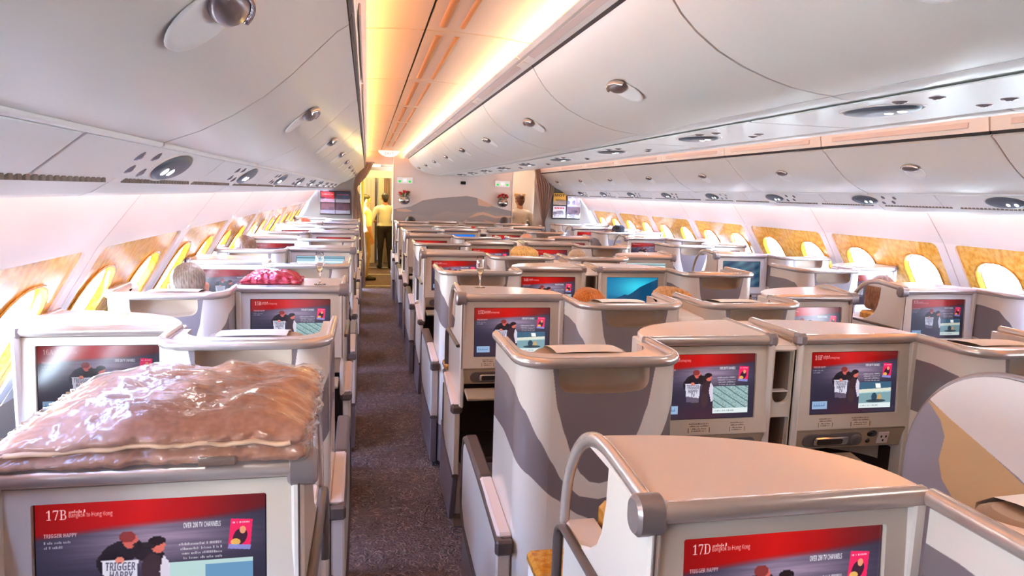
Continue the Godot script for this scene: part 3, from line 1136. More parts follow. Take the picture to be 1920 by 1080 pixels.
func outboard_bin(s: float, f0: float, f1: float, fm: float, k: int) -> void:
	var side := "left" if s < 0.0 else "right"
	var t := thing("overhead_locker")
	tag(t, "curved white overhead locker with one oval latch, %s from the camera above the %s windows" % [ordinal(k + 2), side], "locker", "lockers above the %s windows" % side)
	var q := func(a: Array) -> Array: return mirror_prof(a, s)
	sheet(q.call(OUT_DOOR), 0.014 * s, f0, f1, M.bin, "door", t)
	# case: fascia above the door, end cheeks, base with vent and lip
	var fas := [Vector2(1.484, 2.268), Vector2(1.491, 2.21), Vector2(1.501, 2.15), Vector2(1.508, 2.100)]
	sheet(q.call(fas), 0.012 * s, f0, f1, M.fascia, "fascia", t)
	sheet(q.call([Vector2(1.513, 2.100), Vector2(1.518, 2.084)]), 0.02 * s, f0, f1, M.gap, "shadow_gap", t)
	var mb := MB.new()
	for f in [f0 + 0.001, f1 - 0.001]:
		var poly := PackedVector2Array([Vector2(1.53, 2.25), Vector2(1.53, 2.08)])
		for p in OUT_DOOR:
			poly.append(p + Vector2(0.012, 0.012))
		poly.append_array(PackedVector2Array([Vector2(2.0, 1.76), Vector2(2.085, 1.70), Vector2(2.13, 1.80), Vector2(1.9, 2.2), Vector2(1.7, 2.29)]))
		mb.extrude(poly, 0.004, Transform3D(Basis(Vector3(s, 0, 0), Vector3.UP, Vector3(0, 0, 1)), Vector3(0, 0, -f)))
	strip_along(mb, q.call([Vector2(1.492, 2.255), Vector2(1.56, 2.255), Vector2(1.70, 2.34), Vector2(2.13, 2.16), Vector2(2.13, 1.80), Vector2(2.09, 1.71)]), f0, f1, s > 0.0, false)
	obj("case", mb, M.bin, t)
	var edge := MB.new()
	edge.tube([Vector3(s * 1.910, 1.801, -f0), Vector3(s * 1.910, 1.801, -f1)], 0.008, 8, 0.007)
	obj("edge_bead", edge, M.dish, t)
	sheet(q.call(OUT_DOOR.map(func(p): return p + Vector2(0.003, 0.003))), 0.006 * s, f1 - 0.001, f1 + 0.009, M.bin_seam, "seam", t)
	sheet(q.call([Vector2(1.914, 1.798), Vector2(1.955, 1.764), Vector2(1.998, 1.730)]), 0.01 * s, f0, f1, M.bin_lower, "base", t)
	sheet(q.call([Vector2(1.999, 1.727), Vector2(2.012, 1.718)]), 0.012 * s, f0, f1, M.trim, "vent_strip", t)
	var vent := MB.new()
	var n := 44
	for i in n:
		var f := lerpf(f0 + 0.05, f1 - 0.05, (i + 0.5) / n)
		if absf(f - fm) < 0.03:
			continue
		vent.box(Vector3(s * 2.0045, 1.7215, -f), Vector3(0.012, 0.010, 0.015), 0.001, Transform3D.IDENTITY)
	obj("vent_slots", vent, M.vent, t)
	sheet(q.call([Vector2(2.013, 1.718), Vector2(2.05, 1.694), Vector2(2.075, 1.686), Vector2(2.095, 1.690)]), 0.01 * s, f0, f1, M.bin_lower, "lip", t)
	var ls := MB.new()
	ls.box(Vector3(s * 1.4985, 2.138, -fm), Vector3(0.006, 0.030, 1.06), 0.002, Transform3D.IDENTITY)
	obj("label_strip", ls, M.label_strip, t)
	latch(t, Vector2(s * 1.655, 1.948), Vector2(-s * 0.66, -0.75).normalized(), fm)

func centre_bin(f0: float, f1: float, fm: float, k: int) -> void:
	var t := thing("centre_locker")
	tag(t, "curved white locker over the centre seats, %s from the camera in the middle run" % ordinal(k + 2), "locker", "lockers over the centre seats")
	for s in [-1.0, 1.0]:
		var q := func(a: Array) -> Array: return mirror_prof(a, s)
		sheet(q.call(MID_DOOR), -0.014 * s, f0, f1, M.bin, "door", t)
		sheet(q.call([Vector2(0.806, 2.256), Vector2(0.794, 2.240)]), -0.02 * s, f0, f1, M.gap, "shadow_gap", t)
		sheet(q.call([Vector2(0.874, 2.286), Vector2(0.850, 2.271), Vector2(0.828, 2.262), Vector2(0.806, 2.256)]), -0.01 * s, f0, f1, M.fascia, "fascia", t)
		var ls := MB.new()
		ls.box(Vector3.ZERO, Vector3(0.026, 0.003, 1.06), 0.001, Transform3D(Basis(Vector3.BACK, s * 0.40), Vector3(s * 0.838, 2.2655, -fm)))
		obj("label_strip", ls, M.label_strip, t)
		sheet(q.call([Vector2(0.313, 1.993), Vector2(0.285, 1.988), Vector2(0.245, 1.988), Vector2(0.222, 1.996)]), -0.01 * s, f0, f1, M.bin_lower, "edge_rail", t)
		sheet(q.call(MID_DOOR.map(func(p): return p + Vector2(-0.003, 0.003))), -0.006 * s, f1 - 0.001, f1 + 0.009, M.bin_seam, "seam", t)
		latch(t, Vector2(s * 0.655, 2.092), Vector2(s * 0.52, -0.85).normalized(), fm)
	var mb := MB.new()
	strip_along(mb, [Vector2(-0.235, 1.998), Vector2(0.235, 1.998)], f0, f1, false, false)
	strip_along(mb, [Vector2(-0.862, 2.272), Vector2(-0.79, 2.262), Vector2(-0.74, 2.335), Vector2(-0.4, 2.36), Vector2(0.4, 2.36), Vector2(0.74, 2.335), Vector2(0.79, 2.262), Vector2(0.862, 2.272)], f0, f1, true, false)
	for f in [f0 + 0.001, f1 - 0.001]:
		var poly := PackedVector2Array([Vector2(0.785, 2.262), Vector2(0.74, 2.33), Vector2(0.4, 2.355), Vector2(-0.4, 2.355), Vector2(-0.74, 2.33), Vector2(-0.785, 2.262)])
		for p in MID_DOOR:
			poly.append(Vector2(-p.x + 0.01, p.y + 0.012))
		for i in MID_DOOR.size():
			var p: Vector2 = MID_DOOR[MID_DOOR.size() - 1 - i]
			poly.append(Vector2(p.x - 0.01, p.y + 0.012))
		mb.extrude(poly, 0.004, Transform3D(Basis(), Vector3(0, 0, -f)))
	obj("case", mb, M.bin, t)

# ---------------- the front of the cabin: bulkheads, galley lobby, curtains, signs ----------------
func wall_box(called: String, c: Vector3, s: Vector3, m: Material, parent: Node = null, b := 0.004) -> MeshInstance3D:
	var mb := MB.new()
	mb.box(c, s, b)
	if parent == null:
		return struct(called, mb, m)
	return obj(called, mb, m, parent)

func build_front() -> void:
	# centre bulkhead with a dune mural
	var b := struct_root("wall_front_centre")
	var mb := MB.new()
	var zf := -12.10
	mb.quad(Vector3(-1.035, 0, zf), Vector3(1.035, 0, zf), Vector3(1.035, 2.3, zf), Vector3(-1.035, 2.3, zf), -1, Vector2(0, 1.65), Vector2(1, 1.65), Vector2(1, -0.25), Vector2(0, -0.25))
	obj("mural", mb, M.mural, b)
	wall_box("core", Vector3(0, 1.15, -12.16), Vector3(2.07, 2.3, 0.10), M.panel_beige, b)
	for s in [-1.0, 1.0]:
		wall_box("edge_trim", Vector3(s * 1.04, 1.15, -12.13), Vector3(0.016, 2.3, 0.09), M.trim, b)
	# outboard bulkheads follow the side of the cabin
	for s in [-1.0, 1.0]:
		var side := "left" if s < 0.0 else "right"
		var w := MB.new()
		w.extrude(PackedVector2Array([Vector2(1.66, 0), Vector2(2.88, 0), Vector2(2.90, 0.3), Vector2(2.88, 0.6), Vector2(2.80, 0.885), Vector2(2.45, 1.475), Vector2(2.2, 1.8), Vector2(1.9, 2.2), Vector2(1.66, 2.35)]), 0.08, Transform3D(Basis(Vector3(s, 0, 0), Vector3.UP, Vector3(0, 0, 1)), Vector3(0, 0, -12.16)))
		struct("wall_front_" + side, w, M.panel_grey)
	# header over the left doorway and the right doorway
	for s in [-1.0, 1.0]:
		var h := MB.new()
		h.extrude(PackedVector2Array([Vector2(0.8, 2.145), Vector2(1.7, 2.145), Vector2(1.7, 2.50), Vector2(0.8, 2.50)]), 0.07, Transform3D(Basis(Vector3(s, 0, 0), Vector3.UP, Vector3(0, 0, 1)), Vector3(0, 0, -12.15)), 0.004)
		struct("trim_1" if s < 0.0 else "trim_2", h, M.fascia)
	# lobby beyond the left doorway
	var lob := struct_root("wall_lobby_left")
	wall_box("yellow_panel", Vector3(-1.56, 1.35, -12.75), Vector3(0.05, 1.7, 0.95), M.yellow, lob)
	wall_box("lower_panel", Vector3(-1.565, 0.25, -12.75), Vector3(0.05, 0.5, 0.95), M.panel_beige, lob)
	wall_box("far_panel", Vector3(-1.75, 1.1, -15.3), Vector3(0.05, 2.2, 4.1), M.panel_beige, lob)
	wall_box("lintel", Vector3(-1.25, 2.02, -14.2), Vector3(0.72, 0.14, 0.10), M.ceiling, lob)
	wall_box("door_post", Vector3(-0.99, 1.1, -12.9), Vector3(0.03, 2.2, 1.3), M.yellow, lob)
	wall_box("core_wall", Vector3(-0.86, 1.1, -15.4), Vector3(0.05, 2.2, 3.6), M.panel_beige, lob)
	var far := struct_root("wall_front_far")
	wall_box("end_wall", Vector3(0, 1.2, -17.4), Vector3(5.8, 2.9, 0.08), M.panel_beige, far)
	var door := struct_root("door_1")
	wall_box("leaf", Vector3(-1.52, 1.0, -16.6), Vector3(0.46, 2.0, 0.05), M.panel_beige, door)
	for k in 4:
		wall_box("groove", Vector3(-1.66 + k * 0.09, 1.05, -16.572), Vector3(0.008, 1.8, 0.006), M.panel_grey, door, 0.001)
	wall_box("jamb", Vector3(-1.275, 1.0, -16.57), Vector3(0.05, 2.0, 0.08), M.dark, door)
	wall_box("pillar", Vector3(-1.16, 1.0, -16.3), Vector3(0.13, 2.0, 0.08), mat(rgb(150, 156, 130), 0.5), door)
	for f in [12.55, 14.3, 15.6]:
		wall_box("threshold", Vector3(-1.3, 0.004, -f), Vector3(0.85, 0.008, 0.05), M.trim, lob, 0.002)
	# lobby beyond the right doorway
	var lr := struct_root("wall_lobby_right")
	wall_box("back_panel", Vector3(1.4, 1.2, -13.9), Vector3(1.2, 2.4, 0.06), M.panel_beige, lr)
	wall_box("side_panel", Vector3(1.90, 1.2, -13.0), Vector3(0.06, 2.4, 1.7), M.panel_beige, lr)
	wall_box("core_wall", Vector3(1.02, 1.2, -13.05), Vector3(0.05, 2.4, 1.65), M.panel_beige, lr)
	wall_box("wooden_grip", Vector3(1.56, 1.70, -13.85), Vector3(0.22, 0.05, 0.05), M.gold, lr)
	wall_box("counter", Vector3(1.66, 0.6, -13.55), Vector3(0.3, 1.2, 0.5), M.stow, lr)
	var dr := struct_root("door_2")
	wall_box("leaf", Vector3(1.60, 1.05, -12.24), Vector3(0.26, 2.1, 0.04), M.panel_beige, dr)
	wall_box("stop_button", Vector3(1.56, 1.15, -12.215), Vector3(0.035, 0.05, 0.012), M.trim, dr)
	wall_box("lock_plate", Vector3(1.66, 1.18, -12.215), Vector3(0.07, 0.10, 0.012), M.trim, dr)
	# lobby ceiling lights
	for q in [[-1.3, 13.2, Color(1.0, 0.88, 0.45), 0.9], [-1.3, 15.4, Color(1.0, 0.90, 0.62), 0.8], [1.4, 13.1, Color(1.0, 0.97, 0.92), 0.3]]:
		var t := thing("ceiling_lamp", Vector3(q[0], 2.20, -q[1]))
		tag(t, ["round ceiling lamp just beyond the left doorway", "round ceiling lamp deep in the left lobby above the standing steward", "round ceiling lamp beyond the right doorway"][0 if q[1] < 13.3 and q[0] < 0 else (1 if q[0] < 0 else 2)], "ceiling lamp")
		var lm := MB.new()
		lm.lathe([Vector2(0, 0.0), Vector2(0.09, 0.004), Vector2(0.11, 0.02), Vector2(0.11, 0.05)], 20)
		obj("diffuser", lm, glow(q[2], 1.2), t)
		var l := OmniLight3D.new()
		l.name = numbered(self, "lobby_light")
		l.position = Vector3(q[0], 2.14, -q[1])
		l.light_color = q[2]
		l.light_energy = q[3]
		l.light_size = 0.1
		l.omni_range = 12.0
		l.omni_attenuation = 2.0
		l.shadow_enabled = true
		add_child(l)
	for q in [[-1.3, 14.7], [1.4, 13.0]]:
		pass
	var lc := MB.new()
	lc.box(Vector3(0, 2.30, -14.8), Vector3(5.6, 0.06, 5.1), 0.0)
	struct("ceiling_lobby", lc, M.white_plain)
	# back wall behind the camera
	var bk := MB.new()
	bk.box(Vector3(0, 1.2, 0.62), Vector3(5.9, 2.9, 0.08), 0.0)
	struct("wall_back", bk, mat(rgb(118, 104, 94), 0.6))
	# curtains
	curtain("curtain", "brown gathered curtain tied back on the left side of the left doorway", [
		[2.15, -1.62, -1.375, 11.98], [1.95, -1.66, -1.47, 11.98], [1.80, -1.70, -1.60, 11.98], [1.72, -1.70, -1.635, 11.98], [1.60, -1.71, -1.60, 11.98], [1.2, -1.72, -1.545, 11.98], [0.6, -1.72, -1.51, 11.98], [0.06, -1.72, -1.50, 11.98]], 9)
	curtain("curtain", "grey brown curtain drawn in to a point beside the right doorway", [
		[2.165, 1.40, 1.60, 11.98], [2.0, 1.42, 1.70, 11.98], [1.86, 1.44, 1.78, 11.98], [1.6, 1.49, 1.72, 11.98], [1.35, 1.545, 1.65, 11.98], [1.22, 1.575, 1.62, 11.98], [1.0, 1.54, 1.66, 11.98], [0.06, 1.5, 1.72, 11.98]], 8)
	curtain("curtain", "plain brown curtain hanging far back in the left lobby", [[2.0, -1.13, -0.93, 16.3], [1.0, -1.12, -0.93, 16.3], [0.05, -1.12, -0.93, 16.3]], 6)
	exit_sign()
	for s in [-1.0, 1.0]:
		lavatory_sign(s)
		wall_vase(s)
		magazine_rack(s)
	var cb := MB.new()
	cb.box(Vector3(0.157, 1.88, -12.085), Vector3(0.088, 0.054, 0.03), 0.006)
	var cam_box := obj("camera_box", cb, M.black)
	tag(cam_box, "small black box on the bulkhead just under the end of the centre lockers", "sensor box")
	var gs := thing("emergency_sign", Vector3(-1.715, 1.87, -14.3))
	tag(gs, "small green running man sign on the lobby wall past the left curtain", "sign")
	var gim := Image.create(96, 64, false, Image.FORMAT_RGB8)
	gim.fill(rgb(20, 170, 70))
	fill_poly(gim, [Vector2(0, 0), Vector2(40, 0), Vector2(40, 64), Vector2(0, 64)], rgb(226, 250, 232))
	fill_oval(gim, Vector2(22, 16), Vector2(7, 7), rgb(20, 150, 60))
	fill_poly(gim, [Vector2(14, 26), Vector2(30, 26), Vector2(34, 56), Vector2(26, 56), Vector2(22, 42), Vector2(12, 58), Vector2(6, 54), Vector2(16, 40)], rgb(20, 150, 60))
	fill_oval(gim, Vector2(68, 32), Vector2(14, 14), rgb(190, 255, 200))
	var gb := MB.new()
	gb.box(Vector3(0, 0, 0), Vector3(0.21, 0.14, 0.02), 0.003)
	obj("case", gb, M.black, gs)
	var gp := MB.new()
	gp.quad(Vector3(-0.1, -0.065, 0.0105), Vector3(0.1, -0.065, 0.0105), Vector3(0.1, 0.065, 0.0105), Vector3(-0.1, 0.065, 0.0105))
	obj("lit_panel", gp, screen_mat(gim, 1.2), gs)

# rows of [height, x from, x to, forward]
func curtain(called: String, label: String, rows_in: Array, pleats: int) -> void:
	var mb := MB.new()
	var pts := []
	for r in rows_in:
		pts.append(Vector3(r[1], r[0], r[2]))
	var fine := smoothed(pts, 6)
	var rows := []
	var n := pleats * 10
	for p in fine:
		var row := []
		var width: float = p.z - p.x
		for j in n + 1:
			var u := float(j) / n
			var fold := sin(u * pleats * TAU + 0.6 * sin(p.y * 3.0)) + 0.3 * sin(u * pleats * TAU * 2.3 + p.y * 2.0)
			row.append(Vector3(lerpf(p.x, p.z, u), p.y, -rows_in[0][3] + fold * (0.012 + 0.035 * minf(width / (pleats * 0.02), 1.0) * 0.8)))
		rows.append(row)
	mb.loft(rows, false, true)
	var t := thing(called)
	tag(t, label, "curtain")
	obj("cloth", mb, M.curtain, t)
	var rail := MB.new()
	var r0: Array = rows_in[0]
	rail.box(Vector3((r0[1] + r0[2]) * 0.5, r0[0] + 0.012, -r0[3]), Vector3(absf(r0[2] - r0[1]) + 0.04, 0.02, 0.07), 0.004)
	obj("track", rail, M.cap, t)

func exit_sign() -> void:
	var t := thing("exit_sign", Vector3(-1.144, 2.33, -11.2))
	tag(t, "white half-round lit EXIT sign hanging from the aisle ceiling", "exit sign")
	var mount := MB.new()
	mount.box(Vector3(0, 0.022, 0), Vector3(0.15, 0.05, 0.05), 0.006)
	obj("mount", mount, M.ceiling, t)
	var body := MB.new()
	var poly := PackedVector2Array()
	poly.append_array(arc(Vector2.ZERO, Vector2(0.165, 0.10), 180, 360, 24))
	body.extrude(poly, 0.03, Transform3D.IDENTITY, 0.005)
	obj("lit_body", body, glow(Color(1.0, 0.97, 0.95), 0.55), t)
	var tm := TextMesh.new()
	var f := SystemFont.new()
	f.font_names = PackedStringArray(["Droid Sans"])
	tm.font = f
	tm.text = "E X I T"
	tm.font_size = 48
	tm.pixel_size = 0.00105
	tm.depth = 0.002
	tm.material = mat(rgb(190, 40, 80), 0.6)
	put("lettering", tm, t, Transform3D(Basis(), Vector3(0, -0.047, 0.0165)))

func lavatory_sign(s: float) -> void:
	var c := Vector3(-0.848 if s < 0.0 else 0.852, 1.89, -12.085)
	var t := thing("lavatory_sign", c)
	tag(t, "lit lavatory sign with figures and two green arrows on the %s end of the bulkhead" % ("left" if s < 0.0 else "right"), "sign")
	var im := Image.create(256, 104, false, Image.FORMAT_RGB8)
	im.fill(rgb(222, 204, 198))
	for x in [44.0, 212.0]:
		fill_oval(im, Vector2(x, 72), Vector2(26, 22), rgb(90, 226, 110))
		fill_poly(im, [Vector2(x - 12, 70), Vector2(x + 4, 60), Vector2(x + 4, 67), Vector2(x + 14, 67), Vector2(x + 14, 75), Vector2(x + 4, 75), Vector2(x + 4, 82)], rgb(30, 150, 60))
	for k in 3:
		var x := 104.0 + k * 24
		fill_oval(im, Vector2(x, 24), Vector2(6, 6), Color.WHITE)
		fill_poly(im, [Vector2(x - 8, 33), Vector2(x + 8, 33), Vector2(x + (5 if k != 1 else 9), 62), Vector2(x + 4, 82), Vector2(x - 4, 82), Vector2(x - (5 if k != 1 else 9), 62)], Color.WHITE)
	var b := MB.new()
	b.box(Vector3.ZERO, Vector3(0.275, 0.112, 0.02), 0.003)
	obj("case", b, M.fascia, t)
	var p := MB.new()
	p.quad(Vector3(-0.13, -0.05, 0.0105), Vector3(0.13, -0.05, 0.0105), Vector3(0.13, 0.05, 0.0105), Vector3(-0.13, 0.05, 0.0105))
	obj("lit_panel", p, screen_mat(im, 0.75), t)

func blob(mb: MB, c: Vector3, r: Vector3, turn := Basis(), n := 8, m := 5) -> void:
	var rows := []
	for i in m + 1:
		var b := PI * (float(i) / m - 0.5)
		var row := []
		for j in n:
			var a := TAU * j / n
			row.append(c + turn * Vector3(cos(a) * cos(b) * r.x, sin(b) * r.y, -sin(a) * cos(b) * r.z))
		rows.append(row)
	mb.loft(rows, true, true)

func wall_vase(s: float) -> void:
	var t := thing("wall_vase", Vector3(-0.857 if s < 0.0 else 0.853, 1.555, -12.02))
	tag(t, "round silver wall vase of red roses at the %s end of the bulkhead" % ("left" if s < 0.0 else "right"), "vase")
	var bowl := MB.new()
	bowl.lathe([Vector2(0, -0.075), Vector2(0.05, -0.068), Vector2(0.085, -0.04), Vector2(0.098, 0.0), Vector2(0.09, 0.035), Vector2(0.074, 0.06), Vector2(0.068, 0.06), Vector2(0.07, 0.04)], 24)
	obj("bowl", bowl, M.silver, t)
	var br := MB.new()
	br.box(Vector3(0, 0.0, -0.08), Vector3(0.04, 0.06, 0.03), 0.004)
	obj("bracket", br, M.silver, t)
	var r := RandomNumberGenerator.new()
	r.seed = 5 if s < 0.0 else 9
	for k in 9:
		var fl := MB.new()
		var a := TAU * k / 8.0
		var rad := 0.0 if k == 8 else 0.062 + r.randf() * 0.02
		var c := Vector3(cos(a) * rad, 0.095 + r.randf() * 0.045 + (0.04 if k == 8 else 0.0), sin(a) * rad * 0.7)
		blob(fl, c, Vector3(0.020, 0.020, 0.020))
		for p in 6:
			var pa := TAU * p / 6.0
			blob(fl, c + Vector3(cos(pa) * 0.017, 0.002, sin(pa) * 0.017), Vector3(0.018, 0.02, 0.007), Basis(Vector3.UP, -pa + PI / 2) * Basis(Vector3.RIGHT, 0.5), 6, 4)
		obj("rose", fl, M.rose, t)
	for k in 12:
		var lf := MB.new()
		var a := TAU * k / 12.0 + r.randf()
		var d := Vector3(cos(a), 0.35 + r.randf() * 0.9, sin(a) * 0.6).normalized()
		var b := Vector3(cos(a) * 0.05, 0.06, sin(a) * 0.04)
		var sd := d.cross(Vector3.UP).normalized() * 0.016
		var l := 0.07 + r.randf() * 0.05
		lf.loft([[b, b, b], [b + d * l * 0.45 - sd, b + d * l * 0.5 + Vector3(0, 0.006, 0), b + d * l * 0.45 + sd], [b + d * l, b + d * l, b + d * l]], false, true)
		obj("leaf", lf, M.leaf, t)

func magazine_rack(s: float) -> void:
	var c := Vector3(-2.0, 1.475, -12.08) if s < 0.0 else Vector3(2.03, 1.54, -12.08)
	var side := "left" if s < 0.0 else "right"
	var t := thing("magazine_rack", c)
	tag(t, "dark wall rack with four pockets on the %s outboard bulkhead" % side, "magazine rack")
	var w := 0.50 if s < 0.0 else 0.53
	var h := 0.40 if s < 0.0 else 0.49
	var b := MB.new()
	b.box(Vector3(0, 0, -0.0), Vector3(w, h, 0.02), 0.006)
	obj("back_plate", b, mat(rgb(64, 26, 28) if s < 0.0 else rgb(42, 34, 40), 0.4), t)
	var covers_left := [[rgb(196, 40, 36), ""], [rgb(30, 52, 70), ""], [rgb(128, 84, 86), ""], [rgb(86, 52, 60), ""]]
	var covers_right := [[rgb(240, 176, 60), "MOT"], [rgb(240, 236, 234), "HOME"], [rgb(236, 230, 234), ""], [rgb(120, 96, 104), ""]]
	for k in 4:
		var col: float = -1.0 if k % 2 == 0 else 1.0
		var row := k / 2
		var cw := w * 0.43
		var ch := h * 0.42
		var pc := Vector3(col * w * 0.245, h * (0.235 if row == 0 else -0.235) - (0.035 if s > 0.0 and k % 2 == 1 and row == 0 else 0.0), 0.02)
		var im := Image.create(128, 160, false, Image.FORMAT_RGB8)
		var info: Array = covers_left[k] if s < 0.0 else covers_right[k]
		im.fill(info[0])
		var r := RandomNumberGenerator.new()
		r.seed = 40 + k + int(s * 10)
		for q in 5:
			fill_oval(im, Vector2(r.randf() * 128, 60 + r.randf() * 100), Vector2(16 + r.randf() * 24, 12 + r.randf() * 26), (info[0] as Color).lerp(rgb(40, 36, 60), r.randf_range(0.3, 0.8)), 0.8)
		if info[1] != "":
			write(im, info[1], Vector2(10, 46), 34, rgb(24, 22, 22), "Droid Sans", 700, 1.0, 106)
		elif s > 0.0 and k == 2:
			for q in 4:
				fill_poly(im, [Vector2(12 + q * 27, 14), Vector2(34 + q * 27, 14), Vector2(34 + q * 27, 40), Vector2(12 + q * 27, 40)], rgb(206, 30, 60))
				fill_poly(im, [Vector2(18 + q * 27, 22), Vector2(30 + q * 27, 22), Vector2(30 + q * 27, 26), Vector2(18 + q * 27, 26)], rgb(236, 230, 234))
				fill_poly(im, [Vector2(16 + q * 27, 32), Vector2(22 + q * 27, 32), Vector2(22 + q * 27, 38), Vector2(16 + q * 27, 38)], rgb(236, 230, 234))
		elif s < 0.0 and row == 0:
			scrawl(im, Vector2(10, 20), 108, 26, rgb(255, 190, 180) if k == 0 else rgb(220, 60, 60), 0.9)
		var mg := thing("magazine", c + pc)
		var lab := ""
		if s < 0.0:
			lab = ["red topped magazine in the upper outboard pocket of the left rack", "dark teal magazine with red title in the upper inboard pocket of the left rack", "dusty rose magazine in the lower outboard pocket of the left rack", "dark maroon magazine in the lower inboard pocket of the left rack"][k]
		else:
			lab = ["amber magazine titled MOT in the upper left pocket of the right rack", "white magazine titled HOME in the right rack", "white magazine with red characters in the lower left pocket of the right rack", "mauve magazine in the lower right pocket of the right rack"][k]
		tag(mg, lab, "magazine", "magazines on the bulkhead racks")
		var body := MB.new()
		body.box(Vector3(0, 0, 0), Vector3(cw, ch, 0.014), 0.002)
		obj("pages", body, M.cover, mg)
		var cv := MB.new()
		cv.quad(Vector3(-cw / 2, -ch / 2, 0.0075), Vector3(cw / 2, -ch / 2, 0.0075), Vector3(cw / 2, ch / 2, 0.0075), Vector3(-cw / 2, ch / 2, 0.0075))
		var cm := mat(Color.WHITE, 0.3)
		cm.albedo_texture = tex(im)
		cm.texture_repeat = false
		obj("cover", cv, cm, mg)
		var pk := MB.new()
		var lip := 0.0 - ch * 0.5 + ch * 0.32
		pk.box(pc + Vector3(0, -ch * 0.35, 0.016), Vector3(cw + 0.016, ch * 0.34, 0.006), 0.002)
		for e in [-1.0, 1.0]:
			pk.box(pc + Vector3(e * (cw * 0.5 + 0.006), -ch * 0.3, 0.006), Vector3(0.006, ch * 0.44, 0.028), 0.002)
		var clear := mat(Color(0.9, 0.88, 0.9, 0.25), 0.1)
		clear.transparency = BaseMaterial3D.TRANSPARENCY_ALPHA
		obj("pocket", pk, clear, t)

# ---------------- seats and screen consoles ----------------
const Z17 := 1.223
const PITCH := 1.1119

func zs(row: int, mid: bool) -> float:
	return Z17 + (17 - row) * PITCH + (0.1219 if row % 2 == 0 else 0.0) + (-0.2658 if mid else 0.0)

# plan outline of a shell, from its free front edge round the back to the console side; returns [points, distances from the middle of the back]
func shell_path(hw: float, free_len: float, console_len: float, r: float, inset: float, back: float) -> Array:
	var pts := []
	var a := hw - inset
	pts.append(Vector2(-a, -free_len))
	pts.append(Vector2(-a, -free_len * 0.6))
	for i in 9:
		var t := PI + PI / 2.0 * i / 8.0
		pts.append(Vector2(-a + r + cos(t) * r, -back - r - sin(t) * r))
	for i in 9:
		var t := PI / 2.0 - PI / 2.0 * i / 8.0
		pts.append(Vector2(a - r + cos(t) * r, -back - r + sin(t) * r))
	pts.append(Vector2(a, -console_len * 0.6))
	pts.append(Vector2(a, -console_len))
	var half := (pts.size() / 2)
	var d := []
	d.resize(pts.size())
	d[half] = pts[half].x
	for i in range(half + 1, pts.size()):
		d[i] = d[i - 1] + pts[i].distance_to(pts[i - 1])
	d[half - 1] = pts[half - 1].x
	for i in range(half - 2, -1, -1):
		d[i] = d[i + 1] - pts[i].distance_to(pts[i + 1])
	return [pts, d]

